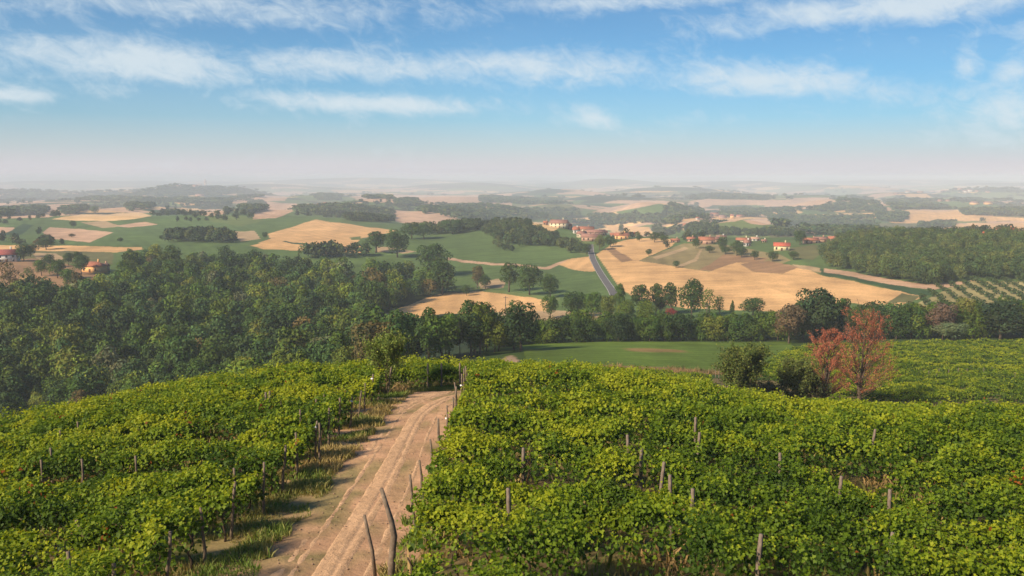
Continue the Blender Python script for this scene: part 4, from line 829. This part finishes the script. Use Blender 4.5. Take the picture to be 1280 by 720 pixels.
def scattered(name, label, n, Y0, Y1, scale, thr, h0, protos, spread, seed):
    r = np.random.default_rng(seed); Y_ = Y0 * (Y1 / Y0) ** r.random(n); X_ = (r.random(n) - .5) * 1.5 * Y_
    f = fbm(X_ / scale + seed, Y_ / scale, 2, 4); lines = np.abs(fbm(X_ / (scale * .8) + 9, Y_ / (scale * .8), 5, 3) - .5) < .012
    k = (f > thr) | lines; X_, Y_ = X_[k], Y_[k]; Z_ = zfun(X_, Y_); c = fieldcolor(X_, Y_, Z_); px, py = proj(X_, Y_, Z_)
    ok = (c[:, 1] > c[:, 0] * 1.05) & ~inpoly(px, py, [(560, 280), (600, 290), (740, 300), (760, 380), (470, 360), (320, 325), (180, 330), (60, 300), (200, 285), (360, 270)])
    ok &= ~((Y_ < 900) & (px > 880) & (px < 1070)); X_, Y_ = X_[ok], Y_[ok]
    cols = np.array(((.035, .055, .022), (.05, .075, .025), (.028, .045, .02), (.07, .085, .03)))
    it = [(a_, b_, h0 / 10 * random.uniform(.6, 1.2) * spread, h0 / 10 * random.uniform(.6, 1.2), cols[random.randrange(4)]) for a_, b_ in zip(X_, Y_)]
    wood_mass(name, label, it, protos); print(name, len(it))
scattered('hedgerow_wood', 'scattered trees, hedgerows and copses between the middle fields', 2600, 620, 1500, 170, .60, 8, VLOW, 1.0, 3)
scattered('hedgerow_wood', 'hazy scattered trees and copses on the farther fields', 9000, 1400, 3000, 300, .57, 10, XLOW, 1.25, 5)
scattered('hedgerow_wood', 'faint woods and hedges on the distant hills', 9000, 2900, 7000, 500, .55, 13, XLOW, 2.2, 7)
# ------------------------------------------------------------------ the special near trees
def branchy(name, X_, Y_, H_, W_, nb, leafn, leafs, cols, label, cat='tree', spread=.55, base=.08, sparse=False, seed=1, group=None, trunkr=None):
    r = np.random.default_rng(seed); t = empty(name, (X_, Y_, float(zfun(X_, Y_))), 0, label=label, cat=cat, group=group); tr = trunkr or H_ * .02
    trunk = np.array([(0, 0, -.3), (.01 * H_, 0, H_ * .15), (-.01 * H_, .01 * H_, H_ * .4), (.01 * H_, 0, H_ * .7), (0, 0, H_ * .95)])
    parts = [tube(trunk, tr * np.array([1.4, 1, .75, .4, .12]), 8)]; LP, LN = [], []
    for i in range(nb):
        t0 = base + (.88 - base) * (i + r.random()) / nb; z0 = t0 * H_; an = i * 2.39996 + r.normal() * .3; tz = np.interp(z0, trunk[:, 2], trunk[:, 0])
        up = spread; env = W_ * .5 * (math.sin(math.pi * (.18 + .80 * t0)) ** .8) * r.uniform(.7, 1.05)
        b0 = np.array([tz, 0, z0]); end = b0 + np.array([math.cos(an) * env, math.sin(an) * env, env * up * 2.2 * (1 - .4 * t0) + .06 * H_ * r.normal()]); end[2] = min(end[2], H_ * r.uniform(.93, 1.0))
        mid = (b0 + end) / 2 + np.array([math.cos(an), math.sin(an), 0]) * env * .1; ts = np.linspace(0, 1, 6)[:, None]
        crv = (1 - ts) ** 2 * b0 + 2 * ts * (1 - ts) * mid + ts ** 2 * end; parts.append(tube(crv, tr * .38 * (1.1 - t0) * np.linspace(1, .2, 6) + .008, 5))
        for j in range(5 if sparse else 7):
            u_ = r.uniform(.25, 1); s0 = crv[0] + 0; k_ = u_ * 5; i0 = min(int(k_), 4); s0 = crv[i0] + (crv[i0 + 1] - crv[i0]) * (k_ - i0)
            dd = unit(np.array([math.cos(an) * .6, math.sin(an) * .6, .8]) + r.normal(size=3) * .55) * env * r.uniform(.25, .6); e_ = s0 + dd
            parts.append(tube([s0, (s0 + e_) / 2 + r.normal(size=3) * .03 * env, e_], [.012 + tr * .08, .01 + tr * .04, .006], 4))
            m_ = leafn // (nb * 7) + 1; q = r.random(m_)[:, None]; LP.append(s0 + (e_ - s0) * q + r.normal(size=(m_, 3)) * env * (.05 if sparse else .10)); LN.append(r.normal(size=(m_, 3)) + np.array([0, 0, .5]))
    LP, LN = np.vstack(LP), np.vstack(LN); n = len(LP); Vv, F, _ = leaves(LP, LN, leafs * r.uniform(.6, 1.3, n), 'kite', r)
    c_ = np.array(cols)[r.integers(0, len(cols), n)] * r.uniform(.7, 1.3, (n, 1)) * (.75 + .5 * fbm(LP[:, 0] / W_ * 5, LP[:, 2] / W_ * 5, 1, 2))[:, None]
    c = obj('crown', mesh_np('crown', Vv, F, M_tree, fcol=c_), t); c.color = (1, 1, 1, 1)
    v_, f_ = merge(parts); obj('trunk', mesh_np('trunk', v_, clean(f_), M_bark), t); return t
q = at(483, 54.5); branchy('young_tree', q[0], 54.5, 3.9, 3.2, 34, 9500, .105, [(.12, .18, .032), (.16, .22, .038), (.22, .26, .055), (.09, .14, .03)], 'egg shaped olive green young tree standing at the end of the dirt track', spread=.9, base=.14, seed=3, trunkr=.05)
q = at(926, 95); branchy('round_bush', q[0], 95, 6.9, 6.0, 44, 22000, .2, [(.085, .125, .026), (.11, .145, .03), (.06, .095, .02), (.15, .17, .036)], 'wide olive green bushy tree at the end of the right vineyard', spread=.6, base=.03, seed=5)
q = at(996, 100); branchy('round_bush', q[0], 100, 6.0, 5.0, 36, 16000, .2, [(.08, .115, .024), (.10, .13, .028), (.14, .16, .035)], 'smaller green bush just left of the russet trees', spread=.6, base=.03, seed=6)
q = at(1018, 101); branchy('low_bush', q[0], 101, 3.4, 4.5, 20, 3000, .2, [(.05, .075, .022), (.07, .085, .026), (.10, .075, .035)], 'low dark bush at the foot of the smaller russet tree', spread=.6, base=.03, seed=16)
q = at(960, 99); branchy('low_bush', q[0], 99, 2.6, 4.2, 20, 2500, .2, [(.05, .075, .022), (.07, .085, .026), (.13, .10, .045)], 'low scrubby bush between the two green bushes', spread=.6, base=.03, seed=17)
RED = [(.50, .15, .08), (.42, .11, .065), (.52, .21, .12), (.30, .10, .06), (.46, .19, .12)]
def red_tree(X_, Y_, H_, W_, seed, label):
    r = np.random.default_rng(seed); t = empty('russet_tree', (X_, Y_, float(zfun(X_, Y_))), 0, label=label, cat='tree'); parts = []; LP = []
    stems = [(0, 0, 1.0), (.06, .5, .93), (-.07, 2.2, .86), (.1, 4.0, .8), (-.03, 5.2, .9)]
    for si, (of, a_, hh) in enumerate(stems):
        hh *= H_; ts = np.linspace(0, 1, 9); bend = W_ * (.05 + .2 * (si > 0)) * ts ** 1.6
        crv = np.c_[of * .4 + math.cos(a_) * bend + .05 * r.normal(size=9) * ts, math.sin(a_) * bend + .05 * r.normal(size=9) * ts, -.3 + (hh + .3) * ts]
        parts.append(tube(crv, (.24 if si == 0 else .13) * np.linspace(1.1, .08, 9), 8))
        for i in range(26 if si == 0 else 17):
            t0 = r.uniform(.14, .97); k_ = t0 * 8; i0 = min(int(k_), 7); b0 = crv[i0] + (crv[i0 + 1] - crv[i0]) * (k_ - i0); an = r.random() * 6.283
            ln = W_ * (.50 * (1 - t0) ** .55 + .10) * r.uniform(.6, 1.1); up = .35 + 1.5 * t0
            e_ = b0 + np.array([math.cos(an) * ln, math.sin(an) * ln, ln * up]); m_ = (b0 + e_) / 2 + np.array([math.cos(an), math.sin(an), -.3]) * ln * .12; tq = np.linspace(0, 1, 5)[:, None]
            c5 = (1 - tq) ** 2 * b0 + 2 * tq * (1 - tq) * m_ + tq ** 2 * e_; parts.append(tube(c5, np.linspace(.05, .012, 5), 4))
            for j in range(6):
                u_ = r.uniform(.2, 1) * 4; i1 = min(int(u_), 3); s0 = c5[i1] + (c5[i1 + 1] - c5[i1]) * (u_ - i1); e2 = s0 + unit(np.array([math.cos(an) * .5, math.sin(an) * .5, .9]) + r.normal(size=3) * .5) * ln * r.uniform(.18, .45)
                parts.append(tube([s0, e2], [.018, .008], 3)); m2 = 24; q_ = r.random(m2)[:, None]; LP.append(s0 + (e2 - s0) * q_ + r.normal(size=(m2, 3)) * .12)
    LP = np.vstack(LP); k = (LP[:, 2] > .4) & (LP[:, 2] < H_ * 1.03); LP = LP[k]; n = len(LP); Vv, F, _ = leaves(LP, r.normal(size=(n, 3)) + np.array([0, 0, .4]), .10 * r.uniform(.6, 1.3, n), 'kite', r)
    c_ = np.array(RED)[r.integers(0, len(RED), n)] * r.uniform(.7, 1.25, (n, 1)); gr = (r.random(n) < .5) & (LP[:, 2] < H_ * .2); c_[gr] = np.array((.12, .12, .04))
    c = obj('crown', mesh_np('crown', Vv, F, M_tree, fcol=c_), t); c.color = (1, 1, 1, 1); v_, f_ = merge(parts); obj('trunk', mesh_np('trunk', v_, clean(f_), M_bark), t)
q = at(1073, 103); red_tree(q[0], 103, 12.8, 8.2, 21, 'tallest russet red tree with thin upright branches behind the vines')
q = at(1033, 104); red_tree(q[0] - .3, 104, 10.3, 5.6, 22, 'smaller russet red tree left of the tallest one')

# ------------------------------------------------------------------ houses
def prism_roof(w_, d_, z0, rise, ov, hip):
    x, y = w_ / 2 + ov, d_ / 2 + ov; hx = x - (y if hip else 0) * .95; z1 = z0 + rise; th = .22
    v = [(-x, -y, z0), (x, -y, z0), (x, y, z0), (-x, y, z0), (-hx, 0, z1), (hx, 0, z1), (-x, -y, z0 - th), (x, -y, z0 - th), (x, y, z0 - th), (-x, y, z0 - th)]
    return np.array(v, float), [np.array([(0, 1, 5, 4), (2, 3, 4, 5), (6, 7, 1, 0), (7, 8, 2, 1), (8, 9, 3, 2), (9, 6, 0, 3), (9, 8, 7, 6)]), np.array([(1, 2, 5), (3, 0, 4)])]
def house(name, px, pb, wp, hp, wall, roof, yaw, label, group=None, depth=None, hip=False, floors=2, y0=250, y1=9000, detail=True):
    q = next((q_ for q_ in (hit(px, pb + d_, 0, y0, y1) for d_ in (0, .7, 1.4, 2.1, 3, 4, 5)) if q_ is not None), None)
    if q is None: return
    Y_ = q[1]; W_ = wp / 1000 * Y_ * 1.1; Ht = hp / 1000 * Y_ * 1.05; D_ = depth or W_ * .62; wh = Ht * .62; rise = Ht * .38
    t = empty(name, (q[0], q[1], q[2] - .3), R(yaw), label=label, cat='house', group=group)
    v_, f_ = box_mesh(-W_ / 2, W_ / 2, -D_ / 2, D_ / 2, 0, wh); v_ = list(v_); f_ = [tuple(f) for f in f_]
    c = obj('wall', mesh_np('wall', v_, np.array(f_), M_wall), t); c.color = tuple(wall) + (1,)
    if not hip:   # gable triangles
        gv = []; gf = []
        for sx in (-1, 1): k = len(gv); gv += [(sx * W_ / 2 * .995, -D_ / 2 * .99, wh), (sx * W_ / 2 * .995, D_ / 2 * .99, wh), (sx * W_ / 2 * .995, 0, wh + rise * .96)]; gf.append((k, k + 1, k + 2) if sx > 0 else (k + 1, k, k + 2))
        c = obj('gable', mesh_np('gable', gv, np.array(gf), M_wall), t); c.color = tuple(wall) + (1,)
    v_, f_ = prism_roof(W_, D_, wh + .05, rise, .5, hip); rf = obj('roof', mesh_np('roof', v_, f_, M_roof), t); rf.color = tuple(roof) + (1,)
    if detail:
        v_, f_ = box_mesh(-.4, .4, -.4, .4, 0, rise * .7 + .9); ch = obj('chimney', mesh_np('chimney', v_, np.array(f_), M_wall), rf, (W_ * .22, D_ * .12, wh + rise * .55)); ch.color = tuple(wall) + (1,)
        nwin = max(2, min(6, int(W_ / 3.6))); fl = 2 if wh > 4.4 else 1
        for f in range(fl):
            for i in range(nwin):
                wx = (i + .5) / nwin * W_ - W_ / 2; zc = wh * ((f + .55) / fl)
                isd = (f == 0 and i == nwin // 2)
                hw_, hh_ = (.6, min(.9, wh / fl * .28)) if not isd else (.65, min(1.1, wh / fl * .4))
                v_, f_ = box_mesh(-hw_, hw_, -.06, .06, -hh_, hh_); obj('door' if isd else 'window', mesh_np('door' if isd else 'window', v_, np.array(f_), M_shutter if isd else M_glass), t, (wx, -D_ / 2 - .03, zc if not isd else hh_ + .3))
        for i in range(2):
            v_, f_ = box_mesh(-.06, .06, -.55, .55, -.7, .7); obj('window', mesh_np('window', v_, np.array(f_), M_glass), t, (-W_ / 2 - .03, (i - .5) * D_ * .45, wh * .6))
    return t
RR, RB, RP, RBR = (.33, .13, .08), (.42, .10, .06), (.27, .14, .11), (.20, .11, .09); CR, WH, OR_, PK_, YE = (.62, .53, .38), (.62, .6, .56), (.72, .42, .18), (.42, .26, .19), (.62, .54, .32)
house('farmhouse', 118, 340, 23, 13, OR_, RR, -14, 'orange walled farmhouse with a red tiled roof beside the left forest', hip=True)
house('outhouse', 131, 338, 9, 9, PK_, RBR, -14, 'small pinkish outhouse attached right of the orange farmhouse')
house('country_house', 7, 327, 26, 15, WH, (.30, .09, .08), 18, 'white country house with a dark red roof at the far left edge')
house('shed', 41, 311, 5, 4, PK_, RBR, 10, 'tiny shed behind the trees right of the white house')
V1 = 'houses of the hill village above the road'
for a_ in [(699, 284, 19, 10, CR, RP, -22, 'cream villa with a pink roof, leftmost of the hill village'), (709, 285, 9, 7, PK_, RR, -22, 'low pink house touching the right side of the cream villa'), (720, 292, 7, 8, WH, RR, 10, 'narrow white house left of the long red roofs'), (730, 290, 22, 7, PK_, RR, -8, 'long red roofed house in the middle of the hill village'), (727, 297, 10, 8, CR, RP, 30, 'pale gabled house before the long red roofs'), (738, 301, 20, 9, PK_, RP, -6, 'big barn with a wide purplish roof nearest the road'), (745, 294, 20, 7, PK_, RP, 4, 'wide brownish roof right of the barn'), (751, 288, 14, 5, CR, RR, 0, 'low far house behind the wide roofs'), (777, 299, 15, 8, OR_, RR, -12, 'orange house at the top of the gold hill'), (787, 293, 12, 6, (.75, .6, .3), RB, 0, 'small yellow house behind the orange house'), (768, 296, 9, 5, PK_, RR, 0, 'low red roof left of the orange house'), (682, 276, 5, 5, PK_, RR, 0, 'tiny house behind the cream villa on the crest')]:
    house('village_house', *a_, group=V1, y0=450, y1=1200)
V2 = 'houses of the ridge village'
for a_ in [(844, 303, 9, 5, PK_, RR, 0, 'low red roof at the left end of the ridge village'), (864, 302, 9, 6, PK_, RR, 10, 'small pink house left of the long roofed house'), (883, 305, 17, 9, PK_, RR, -8, 'long pink house with an orange red roof on the ridge'), (894, 303, 10, 7, PK_, RP, 5, 'pink house touching the long roofed house'), (902, 299, 9, 5, WH, RP, 0, 'white gabled house behind the garden trees'), (929, 304, 15, 7, CR, RR, -10, 'cream house with a red roof left of the white one'), (934, 308, 7, 8, WH, RP, 20, 'narrow white house in the village centre'), (944, 301, 9, 5, WH, PK_, 0, 'pale roofed house above the gardens'), (955, 303, 5, 4, CR, RP, 0, 'tiny cream house left of the yellow house'), (977, 313, 17, 10, YE, RB, -18, 'pale yellow house with a red roof on the ridge'), (1013, 304, 16, 7, PK_, RR, -5, 'pink house with a broad red roof before the wood'), (1026, 303, 13, 7, PK_, RP, -5, 'pink house attached to the broad roofed one'), (1045, 302, 17, 7, PK_, RR, 4, 'red roofed house at the left tip of the wood'), (1022, 293, 8, 5, PK_, RR, 0, 'small far house above the broad roof'), (1040, 293, 10, 5, PK_, RP, 0, 'small far house right of the cluster'), (1055, 290, 12, 4, CR, RR, 0, 'long low house behind the cluster'), (1083, 294, 13, 5, PK_, RR, 0, 'red roof peeping over the left of the wood'), (1099, 294, 9, 6, CR, RR, 0, 'cream house peeping over the wood')]:
    house('village_house', *a_, group=V2, y0=350, y1=1500)
house('farm_building', 1240, 300, 18, 11, (.5, .2, .12), (.55, .09, .05), -12, 'bright red farm building left of the brown tree at far right', y0=420, y1=800)
house('farm_building', 1258, 297, 20, 12, (.5, .25, .15), (.45, .08, .05), -12, 'larger red roofed farm building at far right', y0=420, y1=800)
for i, (px, pb, wp, hp, wl, rf) in enumerate([(872, 275, 4, 3.5, WH, RR), (884, 272, 12, 5, PK_, RR), (893, 270, 9, 4, PK_, RR), (903, 273, 8, 4, PK_, RP), (915, 273, 4, 5, OR_, RR), (925, 272, 8, 3.5, PK_, RR), (858, 284, 8, 5, PK_, RR), (893, 283, 4, 4, PK_, RR)]):
    house('hamlet_house', px, pb, wp, hp, wl, rf, random.uniform(-25, 25), 'small red roofed house of the hazy hamlet behind the ridge village' if wl == PK_ else 'small pale walled house of the hazy hamlet behind the ridge village', 'houses of the hazy hamlet' + (' in pink' if wl == PK_ else ''), y0=900, y1=3500, detail=False)
for i, (px, pb, wp, hp, wl) in enumerate([(384, 259, 3, 3.5, WH), (392, 258, 5, 3, PK_), (400, 258, 6, 4, PK_), (406, 257, 4, 4, WH), (412, 259, 6, 4, PK_), (418, 258, 5, 3.5, PK_)]):
    house('hamlet_house', px, pb, wp, hp, wl, RR, random.uniform(-25, 25), 'small red roofed house among the trees left of centre' if wl == PK_ else 'small white house among the trees left of centre', 'hamlet left of centre' + (' in pink' if wl == PK_ else ''), y0=900, y1=4000, detail=False)
for i, (px, pb, wp, hp, wl) in enumerate([(1120, 243, 5, 2, PK_), (1135, 241, 6, 2.4, WH), (1150, 241, 6, 2, PK_), (1165, 240, 5, 2, PK_), (1180, 240, 6, 2.2, PK_), (1190, 239, 4, 2, CR), (1200, 238, 5, 3, PK_), (1206, 241, 5, 3, WH), (1212, 240, 5, 3, WH), (1222, 240, 5, 2, PK_), (1235, 241, 5, 2, PK_), (1218, 256, 9, 4, OR_), (1235, 256, 8, 4, OR_), (1175, 252, 5, 2.5, PK_), (1185, 252, 5, 2.5, PK_)]):
    house('hilltop_house', px, pb, wp, hp, wl, RP, random.uniform(-25, 25), {PK_: 'tiny pink house of the hazy hilltop town at right', WH: 'tiny white house of the hazy hilltop town at right', CR: 'tiny cream house of the hazy hilltop town at right', OR_: 'orange lit house below the hilltop town at right'}[wl], f'hilltop town houses {["a","b"][wl == PK_]}' if False else ('pink' if wl == PK_ else 'white' if wl == WH else 'cream' if wl == CR else 'orange') + ' houses of the hilltop town', y0=2200, y1=9000, detail=False)
for i, (px, pb, wp, hp, wl) in enumerate([(224, 234, 6, 2.4, WH), (232, 234, 7, 2, WH), (244, 234, 5, 3, PK_), (250, 234, 5, 4, PK_), (262, 235, 4, 2, WH), (325, 245, 4, 2, WH), (314, 246, 5, 2, PK_), (250, 245, 9, 2.5, PK_)]):
    house('church_hill_house', px, pb, wp, hp, wl, RP, 0, 'tiny hazy pink house on the hill of the church tower' if wl == PK_ else 'tiny hazy white house on the hill of the church tower', ('pink' if wl == PK_ else 'white') + ' houses of the church hill', y0=2500, y1=9000, detail=False)
q = next(q_ for q_ in (hit(257, y_, 0, 2500, 9000) for y_ in np.arange(232, 245, .3)) if q_ is not None); t = empty('church_tower', tuple(q), 0, label='slender brick church tower on the hazy hill at left', cat='church tower'); s_ = q[1] / 1000
v_, f_ = box_mesh(-1.2 * s_, 1.2 * s_, -1.2 * s_, 1.2 * s_, -2, 6.5 * s_); obj('shaft', mesh_np('shaft', v_, np.array(f_), M_stone), t)
v_, f_ = box_mesh(-1.4 * s_, 1.4 * s_, -1.4 * s_, 1.4 * s_, 6.5 * s_ + .01, 7.0 * s_); obj('cornice', mesh_np('cornice', v_, np.array(f_), M_stone), t)
a_ = .9 * s_; z0 = 7.0 * s_ + .01; obj('spire', mesh_np('spire', [(-a_, -a_, z0), (a_, -a_, z0), (a_, a_, z0), (-a_, a_, z0), (0, 0, z0 + 3.6 * s_)], [np.array([(0, 1, 4), (1, 2, 4), (2, 3, 4), (3, 0, 4)]), np.array([(3, 2, 1, 0)])], M_stone), t)
for sx in (-1, 1):
    v_, f_ = box_mesh(-.3 * s_, .3 * s_, -.1, .1, -.6 * s_, .6 * s_); obj('belfry_opening', mesh_np('belfry_opening', v_, np.array(f_), M_glass), t, (sx * .45 * s_, -1.2 * s_ - .11, 5.3 * s_))

# utility poles
def upole(px, pb, hp, label, y0=250, y1=900):
    q = hit(px, pb, 0, y0, y1); H_ = hp / 1000 * q[1]; t = empty('utility_pole', tuple(q), 0, label=label, cat='utility pole', group=None)
    Vv, F = tube([(0, 0, -.4), (0, 0, H_ * .5), (0, 0, H_)], [.2, .17, .13], 8); obj('pole', mesh_np('pole', Vv, clean(F), M_pole), t)
    v_, f_ = box_mesh(-1.1, 1.1, -.08, .08, -.08, .08); ca = obj('crossarm', mesh_np('crossarm', v_, np.array(f_), M_pole), t, (0, -.22, H_ * .93))
    for sx in (-.9, .9): Vv, F = tube([(0, 0, .08), (0, 0, .35)], [.06, .045], 6); obj('insulator', mesh_np('insulator', Vv, clean(F), M_line), ca, (sx, 0, 0))
upole(632, 389, 19, 'thin utility pole at the edge of the lower gold field')
upole(883, 404, 24, 'thin utility pole rising from the hedge before the gold hill')
upole(664, 387, 9, 'short utility pole right of the thin one on the gold field')
